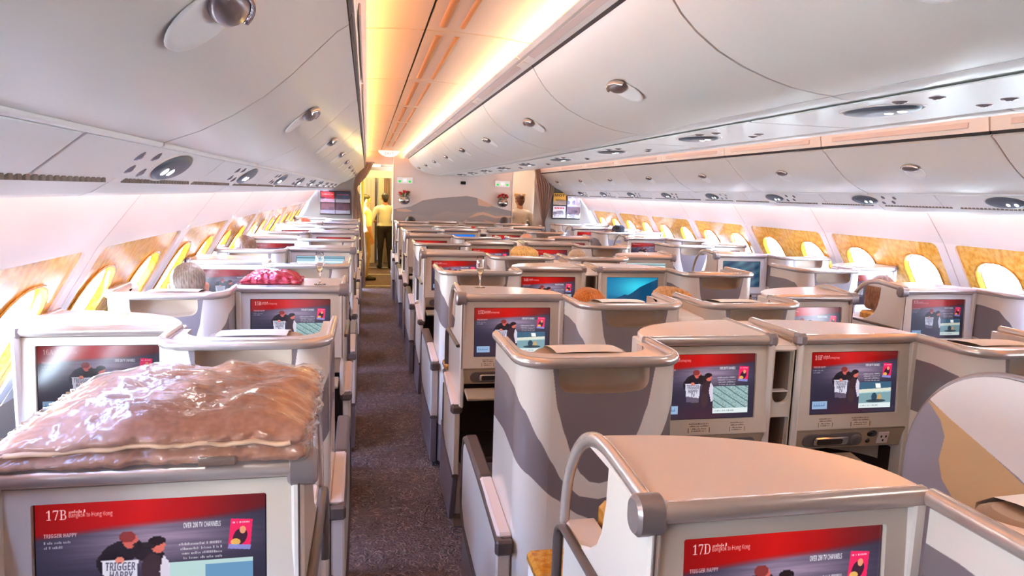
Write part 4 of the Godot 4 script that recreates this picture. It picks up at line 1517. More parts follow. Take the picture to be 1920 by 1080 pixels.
func make_seat(hw: float, free_len: float, console_len: float, mx: float, aisle_arm: bool) -> Node3D:
	var t := Node3D.new()
	var r := 0.09
	var po: Array = shell_path(hw, free_len, console_len, r, 0.0, 0.0)
	var pin: Array = shell_path(hw, free_len, console_len, r * 0.75, 0.028, 0.088)
	var ptop: Array = shell_path(hw, free_len, console_len, r, 0.040, 0.145)
	var o: Array = po[0]
	var n := o.size()
	var half := n / 2
	var y0 := 0.04
	var y1 := 1.224
	var uvof := func(s: float, y: float) -> Vector2: return Vector2((s + 0.8) / 1.6, 1.0 - y / 1.3)
	# outer skin: the two flanks with their corners, and a flat back with the pocket cut out of its top edge
	var mb := MB.new(mx)
	for part in [[0, half - 1], [half, n - 1]]:
		var lo := []
		var hi := []
		var ul := []
		var uh := []
		for i in range(part[0], part[1] + 1):
			lo.append(Vector3(o[i].x, y0, o[i].y))
			hi.append(Vector3(o[i].x, y1, o[i].y))
			ul.append(uvof.call(po[1][i], y0))
			uh.append(uvof.call(po[1][i], y1))
		mb.loft([lo, hi], false, true, false, [ul, uh])
	var fx := hw - r
	var rw := fx * 0.87
	var notch := PackedVector2Array([Vector2(rw, y1)])
	for q in arc(Vector2(rw - 0.036, 1.184), Vector2(0.036, 0.036), 0, -90, 6):
		notch.append(q)
	notch.append(Vector2(0.05, 1.143))
	notch.append(Vector2(-0.05, 1.143))
	for q in arc(Vector2(-rw + 0.036, 1.184), Vector2(0.036, 0.036), -90, -180, 6):
		notch.append(q)
	notch.append(Vector2(-rw, y1))
	var back := PackedVector2Array([Vector2(-fx, y0), Vector2(fx, y0), Vector2(fx, y1)])
	back.append_array(notch)
	back.append(Vector2(-fx, y1))
	var idx := Geometry2D.triangulate_polygon(back)
	for i in range(0, idx.size(), 3):
		var a := back[idx[i]]
		var b := back[idx[i + 1]]
		var c := back[idx[i + 2]]
		if (b - a).cross(c - a) < 0.0:
			var sw := b
			b = c
			c = sw
		mb.tri(Vector3(a.x, a.y, 0), Vector3(b.x, b.y, 0), Vector3(c.x, c.y, 0), -1, uvof.call(a.x, a.y), uvof.call(b.x, b.y), uvof.call(c.x, c.y))
	obj("shell", mb, M.shell, t)
	# inner skin and the flat ledge on top, deeper behind the headrest
	var ib := MB.new(mx)
	var il := []
	var ih := []
	var lt := []
	var ot := []
	var it: Array = ptop[0]
	for i in n:
		il.append(Vector3(pin[0][i].x, y0, pin[0][i].y))
		ih.append(Vector3(pin[0][i].x, 1.19, pin[0][i].y))
		lt.append(Vector3(it[i].x, 1.231, it[i].y))
		ot.append(Vector3(o[i].x, 1.231, o[i].y))
	ib.loft([ih, il], false, true)
	for e in [0, n - 1]:
		ib.quad(Vector3(o[e].x, y0, o[e].y), Vector3(pin[0][e].x, y0, pin[0][e].y), Vector3(pin[0][e].x, 1.22, pin[0][e].y), Vector3(o[e].x, 1.22, o[e].y))
	obj("inner_lining", ib, M.shell_in, t)
	var lb := MB.new(mx)
	var ledge_low := lt.map(func(p): return p + Vector3(0, -0.04, 0))
	lb.loft([ot, lt], false, false)
	lb.loft([lt, ledge_low], false, true)
	lb.loft([ledge_low, ih], false, true)
	obj("ledge", lb, M.top, t)
	# pocket scooped into the back
	var pk := MB.new(mx)
	var rows := []
	for q in [[1.0, 0.0], [0.985, -0.02], [0.955, -0.048], [0.86, -0.062], [0.0, -0.07]]:
		var row := []
		for p in notch:
			row.append(Vector3(p.x * q[0], lerpf(1.215, p.y, q[0]), q[1]))
		rows.append(row)
	pk.loft(rows, false, true)
	pk.loft([[Vector3(-rw, y1, 0), Vector3(rw, y1, 0)], [Vector3(-rw, y1, -0.075), Vector3(rw, y1, -0.075)]], false, false)
	obj("pocket", pk, M.recess, t)
	# metal-look rail round the top edge
	var rl := MB.new(mx)
	var path := []
	for i in n:
		path.append(Vector3(o[i].x, 1.236, o[i].y))
	rl.tube(path, 0.015, 10, 0.017)
	obj("top_rail", rl, M.rail, t)
	# the seat itself
	var cu := MB.new(mx)
	cu.box(Vector3(0, 0.40, -0.58), Vector3(hw * 1.62, 0.15, 0.52), 0.035)
	obj("seat_cushion", cu, M.fabric, t)
	var bc := MB.new(mx)
	var bk := []
	for q in [[0.46, -0.34, 0.10], [0.7, -0.30, 0.11], [0.95, -0.255, 0.10], [1.10, -0.225, 0.085], [1.14, -0.215, 0.05]]:
		var row := []
		for p in rr(Vector2(0, q[1]), Vector2(hw * 1.6, q[2]), q[2] * 0.4, 4):
			row.append(Vector3(p.x, q[0], p.y))
		bk.append(row)
	bc.loft(bk, true, true)
	bc.fan(bk[-1])
	obj("backrest", bc, M.fabric, t)
	var hd := MB.new(mx)
	bk = []
	for q in [[1.01, 0.9, 0.07], [1.07, 1.0, 0.14], [1.17, 1.0, 0.155], [1.204, 0.96, 0.14], [1.218, 0.86, 0.09]]:
		var row := []
		for p in rr(Vector2(0, -0.24), Vector2(hw * 1.35 * q[1], q[2]), q[2] * 0.45, 4):
			row.append(Vector3(p.x, q[0], p.y))
		bk.append(row)
	hd.loft(bk, true, true)
	hd.fan(bk[-1])
	obj("headrest", hd, M.fabric, t)
	var cv := MB.new(mx)
	var prof := [Vector2(-0.140, 1.234), Vector2(-0.165, 1.236), Vector2(-0.205, 1.235), Vector2(-0.25, 1.231), Vector2(-0.29, 1.224), Vector2(-0.322, 1.200), Vector2(-0.33, 1.03)]
	var cl := []
	for p in prof:
		cl.append([Vector3(-hw * 0.44, p.y, p.x), Vector3(-hw * 0.2, p.y + 0.002, p.x), Vector3(hw * 0.2, p.y + 0.002, p.x), Vector3(hw * 0.44, p.y, p.x)])
	cv.loft(cl, false, true)
	obj("headrest_cover", cv, M.cover, t)
	var ba := MB.new(mx)
	ba.box(Vector3(0, 0.17, -0.5), Vector3(hw * 1.66, 0.30, 0.62), 0.02)
	obj("seat_base", ba, M.mauve, t)
	if aisle_arm:
		arm_unit(t, mx, -hw - 0.024)
	return t

# armrest on the aisle side of a seat: upright panel with a dark edge, white pad on its aft half
func arm_unit(t: Node3D, mx: float, x: float) -> void:
	var th := 0.044
	var dz := 0.10
	var at := Transform3D(Basis(), Vector3(0, 0, dz)) * side_view(x)
	# outline in (aft, up): z runs from -0.94 (front) to -0.16 (aft)
	var pan := MB.new(mx)
	var poly := PackedVector2Array([Vector2(-0.16, 0.33), Vector2(-0.16, 0.655), Vector2(-0.5, 0.69), Vector2(-0.86, 0.715)])
	poly.append_array(arc(Vector2(-0.87, 0.655), Vector2(0.06, 0.06), 90, 180, 5))
	poly.append_array(PackedVector2Array([Vector2(-0.93, 0.43), Vector2(-0.85, 0.365), Vector2(-0.5, 0.335)]))
	pan.extrude(poly, th, at, 0.006)
	obj("arm_panel", pan, M.cream, t)
	var low := MB.new(mx)
	low.extrude(PackedVector2Array([Vector2(-0.165, 0.03), Vector2(-0.165, 0.32), Vector2(-0.5, 0.325), Vector2(-0.85, 0.355), Vector2(-0.92, 0.41), Vector2(-0.92, 0.03)]), th - 0.006, at, 0.004)
	obj("lower_panel", low, M.mauve, t)
	var sk := MB.new(mx)
	sk.tube(smoothed([Vector3(x - 0.004, 0.325, -0.15 + dz), Vector3(x - 0.004, 0.33, -0.5 + dz), Vector3(x - 0.004, 0.36, -0.85 + dz), Vector3(x - 0.004, 0.43, -0.93 + dz), Vector3(x - 0.004, 0.5, -0.938 + dz)], 4), 0.026, 6, 0.011)
	obj("edge_trim", sk, M.dark, t)
	var tr := MB.new(mx)
	tr.tube(smoothed([Vector3(x - 0.012, 0.45, -0.94 + dz), Vector3(x - 0.012, 0.62, -0.94 + dz), Vector3(x - 0.012, 0.70, -0.915 + dz), Vector3(x - 0.012, 0.728, -0.86 + dz), Vector3(x - 0.012, 0.705, -0.5 + dz), Vector3(x - 0.012, 0.664, -0.15 + dz)], 4), 0.012, 8, 0.016)
	tr.box(Vector3(x, 0.650, -0.155 + dz), Vector3(th + 0.012, 0.05, 0.03), 0.008)
	obj("dark_edge", tr, M.dark, t)
	var pd := MB.new(mx)
	pd.box(Vector3(0, 0, 0), Vector3(th + 0.004, 0.022, 0.36), 0.008, Transform3D(Basis(Vector3.RIGHT, 0.10), Vector3(x + 0.004, 0.695, -0.345 + dz)))
	obj("arm_pad", pd, M.pad, t)
	var pd2 := MB.new(mx)
	pd2.box(Vector3(0, 0, 0), Vector3(th + 0.004, 0.02, 0.36), 0.006, Transform3D(Basis(Vector3.RIGHT, 0.06), Vector3(x + 0.004, 0.725, -0.71 + dz)))
	obj("arm_cap", pd2, M.dark, t)

# kind: "aisle" (arched grab rail and arm on the deep side), "wall" or "middle"; the deep side is at -x before mirroring
func make_console(kind: String, mx: float) -> Node3D:
	var t := Node3D.new()
	var hw := 0.25
	var tilt := Transform3D(Basis(Vector3.RIGHT, -0.0726), Vector3(0, 1.18, 0))
	# body: cheeks, curved front, footwell and base
	var b := MB.new(mx)
	b.box(Vector3(hw - 0.012, 0.80, -0.045), Vector3(0.024, 0.86, 0.12), 0.004)
	if kind != "aisle":
		b.box(Vector3(-hw + 0.012, 0.80, -0.135), Vector3(0.024, 0.86, 0.30), 0.004)
		b.box(Vector3(-hw + 0.012, 0.80, 0.008), Vector3(0.022, 0.85, 0.028), 0.009)
	var low := []
	var high := []
	for i in (9 if kind == "aisle" else 15):
		var a := PI * i / 14.0 * 0.5
		var p := Vector3(-hw + 0.49 * cos(a), 0.0, -0.02 - 0.28 * pow(sin(a), 0.9))
		low.append(p + Vector3(0, 0.72, 0))
		high.append(p + Vector3(0, 1.23, 0))
	b.loft([low, high], false, true)
	b.box(Vector3(0, 0.905, -0.05), Vector3(0.47, 0.02, 0.08), 0.003)
	obj("body", b, M.cream, t)
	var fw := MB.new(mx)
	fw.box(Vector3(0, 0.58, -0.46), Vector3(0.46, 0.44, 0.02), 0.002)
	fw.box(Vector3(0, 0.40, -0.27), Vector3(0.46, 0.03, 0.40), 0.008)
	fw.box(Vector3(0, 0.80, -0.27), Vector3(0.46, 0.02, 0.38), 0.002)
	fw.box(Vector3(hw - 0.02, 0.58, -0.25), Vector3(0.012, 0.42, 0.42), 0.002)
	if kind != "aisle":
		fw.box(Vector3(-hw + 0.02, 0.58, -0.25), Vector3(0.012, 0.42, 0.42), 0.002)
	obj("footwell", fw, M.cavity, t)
	var base := MB.new(mx)
	base.box(Vector3(0, 0.20, -0.42), Vector3(0.47, 0.34, 0.42), 0.012)
	obj("base", base, M.white_plain, t)
	var kick := MB.new(mx)
	kick.box(Vector3(0, 0.03, -0.40), Vector3(0.485, 0.06, 0.44), 0.004)
	obj("kick_strip", kick, M.stow, t)
	# tilted screen surround
	var f := MB.new(mx)
	f.ring(rr(Vector2(0.0, -0.127), Vector2(0.478, 0.318), 0.006, 4), rr(Vector2(0.0, -0.1145), Vector2(0.372, 0.235), 0.004, 4), tilt, 0.012)
	obj("screen_surround", f, M.face, t)
	var cuts := MB.new(mx)
	cuts.box(Vector3(-hw + 0.008, 1.055, 0.010), Vector3(0.003, 0.33, 0.010), 0.001)
	cuts.box(Vector3(0, 1.214, -0.004), Vector3(0.49, 0.006, 0.012), 0.001)
	obj("shadow_joint", cuts, M.dark, t)
	var sc := MB.new()
	var sz := Vector2(0.183, 0.1145)
	sc.quad(tilt * Vector3(-sz.x, -0.229, -0.008), tilt * Vector3(sz.x, -0.229, -0.008), tilt * Vector3(sz.x, 0.0, -0.008), tilt * Vector3(-sz.x, 0.0, -0.008))
	obj("screen", sc, M.black, t)
	var bz := MB.new(mx)
	bz.box(Vector3(0, -0.1145, -0.016), Vector3(0.374, 0.24, 0.01), 0.001, tilt)
	obj("screen_back", bz, M.black, t)
	for q in [[-0.118, 0.062], [0.03, 0.088]]:
		var im_key := "notice"
		if not M.has(im_key):
			var im := Image.create(128, 64, false, Image.FORMAT_RGB8)
			im.fill(rgb(218, 200, 178))
			for k in 2:
				scrawl(im, Vector2(8, 3 + k * 14), 110, 9, rgb(40, 34, 34), 0.85)
				scrawl(im, Vector2(22, 34 + k * 13), 84, 8, rgb(40, 34, 34), 0.9)
			fill_poly(im, [Vector2(3, 32), Vector2(7, 32), Vector2(7, 62), Vector2(3, 62)], rgb(40, 34, 34))
			fill_poly(im, [Vector2(121, 32), Vector2(125, 32), Vector2(125, 62), Vector2(121, 62)], rgb(40, 34, 34))
			var nm := mat(Color.WHITE, 0.5)
			nm.albedo_texture = tex(im)
			nm.texture_repeat = false
			M[im_key] = nm
		var nt := MB.new()
		nt.quad(tilt * Vector3(mx * q[0] - q[1] / 2, -0.279, 0.0008), tilt * Vector3(mx * q[0] + q[1] / 2, -0.279, 0.0008), tilt * Vector3(mx * q[0] + q[1] / 2, -0.241, 0.0008), tilt * Vector3(mx * q[0] - q[1] / 2, -0.241, 0.0008))
		obj("notice", nt, M.notice, t)
	# control band
	var band_t := Transform3D(Basis(Vector3.RIGHT, 0.22), Vector3(0, 0.895, 0.018))
	var bd := MB.new(mx)
	bd.box(Vector3(0, -0.044, -0.012), Vector3(0.478, 0.088, 0.024), 0.008, band_t)
	obj("control_band", bd, M.band, t)
	var cap := MB.new(mx)
	cap.extrude(rr(Vector2(-0.075, -0.046), Vector2(0.25, 0.056), 0.027, 6), 0.006, band_t * Transform3D(Basis(), Vector3(0, 0, 0.002)), 0.002, true)
	var cp := obj("handset_cradle", cap, M.capsule, t)
	var hs := MB.new(mx)
	hs.extrude(rr(Vector2(-0.085, -0.046), Vector2(0.145, 0.034), 0.012, 5), 0.014, band_t * Transform3D(Basis(), Vector3(0, 0, 0.008)), 0.004, true)
	var hso := obj("handset", hs, M.chrome, t)
	var hd := MB.new(mx)
	hd.extrude(rr(Vector2(-0.094, -0.046), Vector2(0.105, 0.022), 0.006, 4), 0.002, band_t * Transform3D(Basis(), Vector3(0, 0, 0.0162)), 0.0005)
	obj("handset_display", hd, M.black, hso)
	var dl := MB.new(mx)
	dl.lathe([Vector2(0, 0.012), Vector2(0.019, 0.011), Vector2(0.024, 0.004), Vector2(0.024, 0)], 20, band_t * Transform3D(Basis(Vector3.RIGHT, PI / 2), Vector3(0.022, -0.046, 0.004)))
	obj("dial", dl, M.capsule, t)
	var jk := MB.new(mx)
	jk.lathe([Vector2(0, 0.005), Vector2(0.014, 0.004), Vector2(0.017, 0)], 14, band_t * Transform3D(Basis(Vector3.RIGHT, PI / 2).scaled(Vector3(1.3, 0.8, 1)), Vector3(0.092, -0.028, 0.0)))
	jk.lathe([Vector2(0, 0.005), Vector2(0.008, 0.004), Vector2(0.010, 0)], 12, band_t * Transform3D(Basis(Vector3.RIGHT, PI / 2), Vector3(0.080, -0.058, 0.0)))
	obj("jacks", jk, M.black, t)
	var so := MB.new(mx)
	so.box(Vector3(0.142, -0.046, 0.002), Vector3(0.046, 0.048, 0.006), 0.002, band_t)
	var sop := obj("power_socket", so, M.pad, t)
	var sh := MB.new(mx)
	for q in [Vector2(0.132, -0.04), Vector2(0.152, -0.04), Vector2(0.142, -0.056)]:
		sh.box(Vector3(q.x, q.y, 0.0052), Vector3(0.006, 0.009, 0.002), 0.0005, band_t)
	obj("socket_holes", sh, M.black, sop)
	var sl := MB.new(mx)
	sl.box(Vector3(-0.10, 0.775, -0.055), Vector3(0.25, 0.016, 0.12), 0.004, Transform3D(Basis(Vector3.RIGHT, 0.12), Vector3(0, 0, 0.01)))
	obj("bottle_shelf", sl, M.band, t)
	# worktop with a quarter-round front
	var tp := MB.new(mx)
	var poly := PackedVector2Array([Vector2(-hw, 0.0), Vector2(-hw, 0.31)])
	for i in range(1, 16):
		var a := PI * 0.5 - PI * i / 15.0 * 0.5
		poly.append(Vector2(-hw + 0.5 * cos(a), 0.31 * pow(sin(a), 0.85)))
	tp.extrude(poly, 0.024, Transform3D(Basis(Vector3(1, 0, 0), Vector3(0, 0, -1), Vector3(0, 1, 0)), Vector3(0, 1.236, 0)), 0.006)
	obj("worktop", tp, M.top, t)
	var rl := MB.new(mx)
	rl.tube([Vector3(hw, 1.232, 0.002), Vector3(0, 1.232, 0.002), Vector3(-hw + 0.02, 1.232, 0.002)], 0.018, 10)
	if kind != "aisle":
		rl.tube([Vector3(-hw + 0.012, 1.240, -0.02), Vector3(-hw + 0.012, 1.240, -0.33)], 0.016, 10, 0.014)
		obj("top_rail", rl, M.rail, t)
		var cc := MB.new(mx)
		cc.box(Vector3(-hw + 0.012, 1.232, 0.0), Vector3(0.042, 0.048, 0.05), 0.012)
		obj("corner_cap", cc, M.cap, t)
		return t
	obj("top_rail", rl, M.rail, t)
	var x := -hw + 0.004
	var arch := MB.new(mx)
	arch.tube(smoothed([Vector3(x, 1.242, -0.02), Vector3(x, 1.252, -0.12), Vector3(x, 1.258, -0.215), Vector3(x, 1.246, -0.29), Vector3(x, 1.205, -0.365), Vector3(x, 1.13, -0.425), Vector3(x, 1.05, -0.45), Vector3(x, 0.975, -0.455)], 5), 0.011, 10, 0.016)
	obj("grab_rail", arch, M.rail, t)
	var cp2 := MB.new(mx)
	cp2.extrude(rr(Vector2(-0.008, 1.226), Vector2(0.056, 0.066), 0.026, 6), 0.05, side_view(x - 0.002), 0.006, true)
	obj("rail_cap", cp2, M.cap, t)
	var sp := MB.new(mx)
	var ol := PackedVector2Array([Vector2(0.012, 0.70), Vector2(0.012, 1.228), Vector2(-0.185, 1.24)])
	ol.append_array(PackedVector2Array([Vector2(-0.19, 1.16), Vector2(-0.205, 1.10), Vector2(-0.23, 1.06), Vector2(-0.27, 1.03), Vector2(-0.33, 1.005), Vector2(-0.44, 0.99), Vector2(-0.44, 0.74), Vector2(-0.40, 0.70)]))
	sp.extrude(ol, 0.022, side_view(x + 0.006), 0.005)
	obj("side_panel", sp, M.cream, t)
	var bar := MB.new(mx)
	bar.tube(smoothed([Vector3(x - 0.012, 0.80, -0.458), Vector3(x - 0.012, 0.95, -0.458), Vector3(x - 0.012, 0.992, -0.435), Vector3(x - 0.012, 1.0, -0.36), Vector3(x - 0.012, 1.0, 0.0)], 4), 0.008, 8, 0.012)
	obj("dark_bar", bar, M.dark, t)
	var sill := MB.new(mx)
	sill.box(Vector3(x + 0.035, 0.994, -0.33), Vector3(0.07, 0.016, 0.24), 0.004)
	obj("sill", sill, M.pad, t)
	var wood := MB.new(mx)
	wood.box(Vector3(x + 0.12, 1.0, -0.37), Vector3(0.09, 0.09, 0.17), 0.014)
	obj("wooden_tray", wood, M.gold, t)
	var st := MB.new(mx)
	st.box(Vector3(x + 0.075, 0.38, -0.73), Vector3(0.14, 0.66, 0.13), 0.008)
	obj("side_cabinet", st, M.white_plain, t)
	var stt := MB.new(mx)
	stt.box(Vector3(x + 0.075, 0.725, -0.73), Vector3(0.15, 0.035, 0.14), 0.010)
	obj("wooden_top", stt, M.gold, t)
	# arm below the screen side: sloping pad with a dark underside, panel to the floor
	var pad := MB.new(mx)
	pad.box(Vector3.ZERO, Vector3(0.052, 0.022, 0.37), 0.008, Transform3D(Basis(Vector3.RIGHT, 0.17), Vector3(x - 0.014, 0.742, -0.185)))
	obj("arm_pad", pad, M.pad, t)
	var und := MB.new(mx)
	und.tube([Vector3(x - 0.03, 0.775, -0.40), Vector3(x - 0.03, 0.76, -0.33), Vector3(x - 0.03, 0.70, 0.0)], 0.011, 8, 0.016)
	und.box(Vector3(x - 0.014, 0.692, -0.005), Vector3(0.058, 0.045, 0.04), 0.012)
	obj("arm_edge", und, M.dark, t)
	var ap := MB.new(mx)
	ap.extrude(PackedVector2Array([Vector2(0.0, 0.36), Vector2(0.0, 0.68), Vector2(-0.40, 0.76), Vector2(-0.43, 0.70), Vector2(-0.43, 0.44), Vector2(-0.3, 0.39)]), 0.030, side_view(x - 0.012), 0.005)
	obj("arm_panel", ap, M.face, t)
	var lp := MB.new(mx)
	lp.extrude(PackedVector2Array([Vector2(-0.16, 0.06), Vector2(-0.03, 0.35), Vector2(-0.3, 0.38), Vector2(-0.60, 0.44), Vector2(-0.62, 0.06)]), 0.028, side_view(x - 0.008), 0.004)
	obj("lower_panel", lp, M.mauve, t)
	var et := MB.new(mx)
	et.tube(smoothed([Vector3(x - 0.014, 0.355, 0.0), Vector3(x - 0.014, 0.375, -0.25), Vector3(x - 0.014, 0.44, -0.44), Vector3(x - 0.014, 0.7, -0.445)], 4), 0.018, 6, 0.012)
	obj("edge_trim", et, M.dark, t)
	return t

func build_seats() -> void:
	# prototypes: mirrored ones have their deep or free side at +x
	var con := {}
	for kind in ["aisle", "wall"]:
		for mx in [1.0, -1.0]:
			con[kind + str(mx)] = make_console(kind, mx)
	var seat := {}
	for mx in [1.0, -1.0]:
		seat["odd" + str(mx)] = make_seat(0.252, 0.41, 0.28, mx, true)
		seat["even" + str(mx)] = make_seat(0.246, 0.36, 0.28, mx, false)
	var bases := {"map": screen_base("map"), "shelf": screen_base("shelf"), "window": screen_base("window")}
	var special := {"14F": "mountain", "10E": "blue", "10D": "blue", "13B": "pale", "13G": "page", "13J": "jet", "9D": "pale", "8A": "page"}
	var card := {"17B": "window", "16A": "window", "15B": "map", "17D": "shelf", "15D": "shelf", "16E": "map", "16F": "shelf", "14E": "window", "15J": "shelf", "14A": "map"}
	var scene_mats := {}
	# columns: letter -> [console x, seat x, console kind, mirror, odd rows, middle block]
	var cols := {
		"A": [-2.344, -2.335, "wall", 1.0, false, false], "B": [-1.838, -1.848, "aisle", -1.0, true, false],
		"D": [-0.797, -0.79, "aisle", 1.0, true, true], "E": [-0.297, -0.302, "wall", -1.0, false, true],
		"F": [0.297, 0.302, "wall", 1.0, false, true], "G": [0.797, 0.79, "aisle", -1.0, true, true],
		"J": [1.838, 1.848, "aisle", 1.0, true, false], "K": [2.344, 2.335, "wall", -1.0, false, false]}
	var where := {"A": "by the left windows", "B": "left of the left aisle", "D": "right of the left aisle", "E": "left of the centre line", "F": "right of the centre line", "G": "left of the right aisle", "J": "right of the right aisle", "K": "by the right windows"}
	var on_top := {"17B": "under the wrapped brown blanket", "15B": "under the pink packet and a champagne flute", "15D": "with a champagne flute on top", "14F": "showing a blue mountain scene", "13J": "showing a dark green sea", "13G": "showing a pale page", "13B": "showing pale blue bands", "10E": "showing plain blue"}
	for letter in cols:
		var c: Array = cols[letter]
		var first := 17 if c[4] else 16
		var nth := 0
		for row in range(first, 7, -2):
			var seat_no := "%d%s" % [row, letter]
			var o := copy_of(con[c[2] + str(c[3])], "screen_console", Vector3(c[0], 0, -zs(row, c[5])))
			var extra: String = on_top.get(seat_no, "")
			var lab := ""
			if extra != "":
				lab = "console %s, %s one %s" % [extra, ordinal(nth), where[letter]]
			else:
				lab = "cream console with screen numbered %s, %s one %s" % [seat_no, ordinal(nth), where[letter]]
			tag(o, lab, "seat console", "screen consoles %s" % where[letter])
			var m: StandardMaterial3D
			if special.has(seat_no):
				if not scene_mats.has(special[seat_no]):
					scene_mats[special[seat_no]] = screen_mat(screen_scene(special[seat_no]))
				m = scene_mats[special[seat_no]]
			elif row >= 10:
				var im: Image = bases[card.get(seat_no, "map")].duplicate()
				write(im, seat_no, Vector2(22, 36), 22, Color(0.95, 0.9, 0.9), "Droid Serif", 400, 0.9, 40)
				scrawl(im, Vector2(67, 15), 32, 7, Color.WHITE, 0.7)
				write(im, "Bangkok to Hong Kong", Vector2(67, 35), 10, Color.WHITE, "Droid Sans", 400, 0.85, 88)
				m = screen_mat(im, 0.6 if letter in ["A", "J", "K"] else 0.85)
			else:
				if not scene_mats.has("plain"):
					scene_mats["plain"] = screen_mat(bases.map)
				m = scene_mats["plain"]
			(o.get_node("screen") as MeshInstance3D).material_override = m
			nth += 1
		# seats
		nth = 0
		var start := 15 if c[4] else 16
		for row in range(start, 6 if c[4] else 7, -2):
			if row == 16 and letter == "K":
				continue
			var z: float = zs(row + 1, c[5]) - (0.30 if c[5] else 0.26)
			# the free side of an odd seat faces its aisle; that of an even seat faces the wall or the centre line
			var mirror: float = c[3]
			var s := copy_of(seat[("odd" if c[4] else "even") + str(mirror)], "cabin_seat", Vector3(c[1], 0, -z))
			tag(s, "cream and mauve seat with rounded rail, %s one %s" % [ordinal(nth), where[letter]], "seat", "business seats %s" % where[letter])
			nth += 1
	for p in con.values():
		p.free()
	for p in seat.values():
		p.free()
	# centre-line furniture: stowage between consoles and low dividers between seats
	var nth := 0
	for row in range(16, 7, -2):
		stowage(Vector3(0, 0, -zs(row, true)), nth)
		divider(Vector3(0, 0, -(zs(row + 1, true) - 0.30 + 0.055)), nth)
		nth += 1
	privacy_screen()

func stowage(at: Vector3, nth: int) -> void:
	var t := thing("stowage_column", at)
	tag(t, "narrow cream stowage column between centre screens, %s from the camera" % ordinal(nth), "stowage", "stowage columns on the centre line")
	var b := MB.new()
	for s in [-1.0, 1.0]:
		b.box(Vector3(s * 0.044, 0.60, -0.14), Vector3(0.012, 1.19, 0.28), 0.003)
	b.box(Vector3(0, 0.60, -0.27), Vector3(0.09, 1.19, 0.02), 0.003)
	obj("body", b, M.cream, t)
	var f := MB.new()
	var T := Transform3D.IDENTITY
	f.ring(rr(Vector2(0, 1.085), Vector2(0.108, 0.25), 0.008, 6), slot(Vector2(0.0, 1.090), Vector2(0.074, 0.196), 0.006, 0.036), T, 0.02)
	f.ring(rr(Vector2(0, 0.80), Vector2(0.108, 0.32), 0.004, 6), rr(Vector2(0, 0.805), Vector2(0.074, 0.275), 0.006, 6), T, 0.02)
	f.box(Vector3(0, 0.33, -0.02), Vector3(0.108, 0.60, 0.036), 0.004)
	obj("front_frame", f, M.face, t)
	var w := MB.new()
	w.box(Vector3(0, 1.09, -0.12), Vector3(0.076, 0.20, 0.012), 0.001)
	w.box(Vector3(0, 0.80, -0.12), Vector3(0.076, 0.28, 0.012), 0.001)
	for s in [-1.0, 1.0]:
		w.box(Vector3(s * 0.037, 0.95, -0.07), Vector3(0.003, 0.55, 0.10), 0.001)
	w.box(Vector3(0, 0.985, -0.07), Vector3(0.076, 0.006, 0.1), 0.001)
	obj("pocket_lining", w, M.stow, t)
	var sh := MB.new()
	sh.box(Vector3(0, 1.035, -0.028), Vector3(0.072, 0.004, 0.03), 0.001)
	obj("pocket_lip", sh, M.pad, t)
	var top := MB.new()
	var rows := []
	for q in [[0.006, 1.195], [0.0, 1.208], [-0.02, 1.214], [-0.16, 1.222], [-0.34, 1.236]]:
		rows.append([Vector3(-0.055, q[1], q[0]), Vector3(0.055, q[1], q[0])])
	top.loft(rows, false, true)
	top.quad(Vector3(-0.055, 1.195, 0.004), Vector3(-0.055, 1.236, -0.34), Vector3(-0.055, 1.18, -0.34), Vector3(-0.055, 1.18, 0.004))
	top.quad(Vector3(0.055, 1.195, 0.004), Vector3(0.055, 1.236, -0.34), Vector3(0.055, 1.18, -0.34), Vector3(0.055, 1.18, 0.004))
	obj("sloping_top", top, M.top, t)

# slot with a half-round bottom, same count as rr(.., 6)
static func slot(c: Vector2, s: Vector2, r_top: float, r_bottom: float) -> PackedVector2Array:
	var out := PackedVector2Array()
	var h := s * 0.5
	out.append_array(arc(c + Vector2(h.x - r_bottom, -h.y + r_bottom), Vector2(r_bottom, r_bottom), -90, 0, 6))
	out.append_array(arc(c + Vector2(h.x - r_top, h.y - r_top), Vector2(r_top, r_top), 0, 90, 6))
	out.append_array(arc(c + Vector2(-h.x + r_top, h.y - r_top), Vector2(r_top, r_top), 90, 180, 6))
	out.append_array(arc(c + Vector2(-h.x + r_bottom, -h.y + r_bottom), Vector2(r_bottom, r_bottom), 180, 270, 6))
	return out

func divider(at: Vector3, nth: int) -> void:
	var t := thing("seat_divider", at)
	tag(t, "low cream divider with a mauve arch between centre seats, %s from the camera" % ordinal(nth), "divider", "dividers on the centre line")
	var b := MB.new()
	b.extrude(rr(Vector2(0, 0.60), Vector2(0.19, 1.14), 0.012, 4), 0.30, Transform3D(Basis(), Vector3(0, 0, -0.15)), 0.008)
	obj("body", b, M.cream, t)
	var p := MB.new()
	var poly := PackedVector2Array([Vector2(0.075, 0.9)])
	poly.append_array(arc(Vector2(0, 1.07), Vector2(0.075, 0.07), 0, 180, 14))
	poly.append(Vector2(-0.075, 0.9))
	p.extrude(poly, 0.004, Transform3D(Basis(), Vector3(0, 0, 0.002)), 0.001)
	obj("arch_panel", p, M.mauve, t)
	var top := MB.new()
	var rows := []
	for q in [[0.008, 1.155], [0.0, 1.172], [-0.03, 1.178], [-0.2, 1.185], [-0.34, 1.19]]:
		rows.append([Vector3(-0.098, q[1], q[0]), Vector3(0.098, q[1], q[0])])
	top.loft(rows, false, true)
	obj("sloping_top", top, M.top, t)

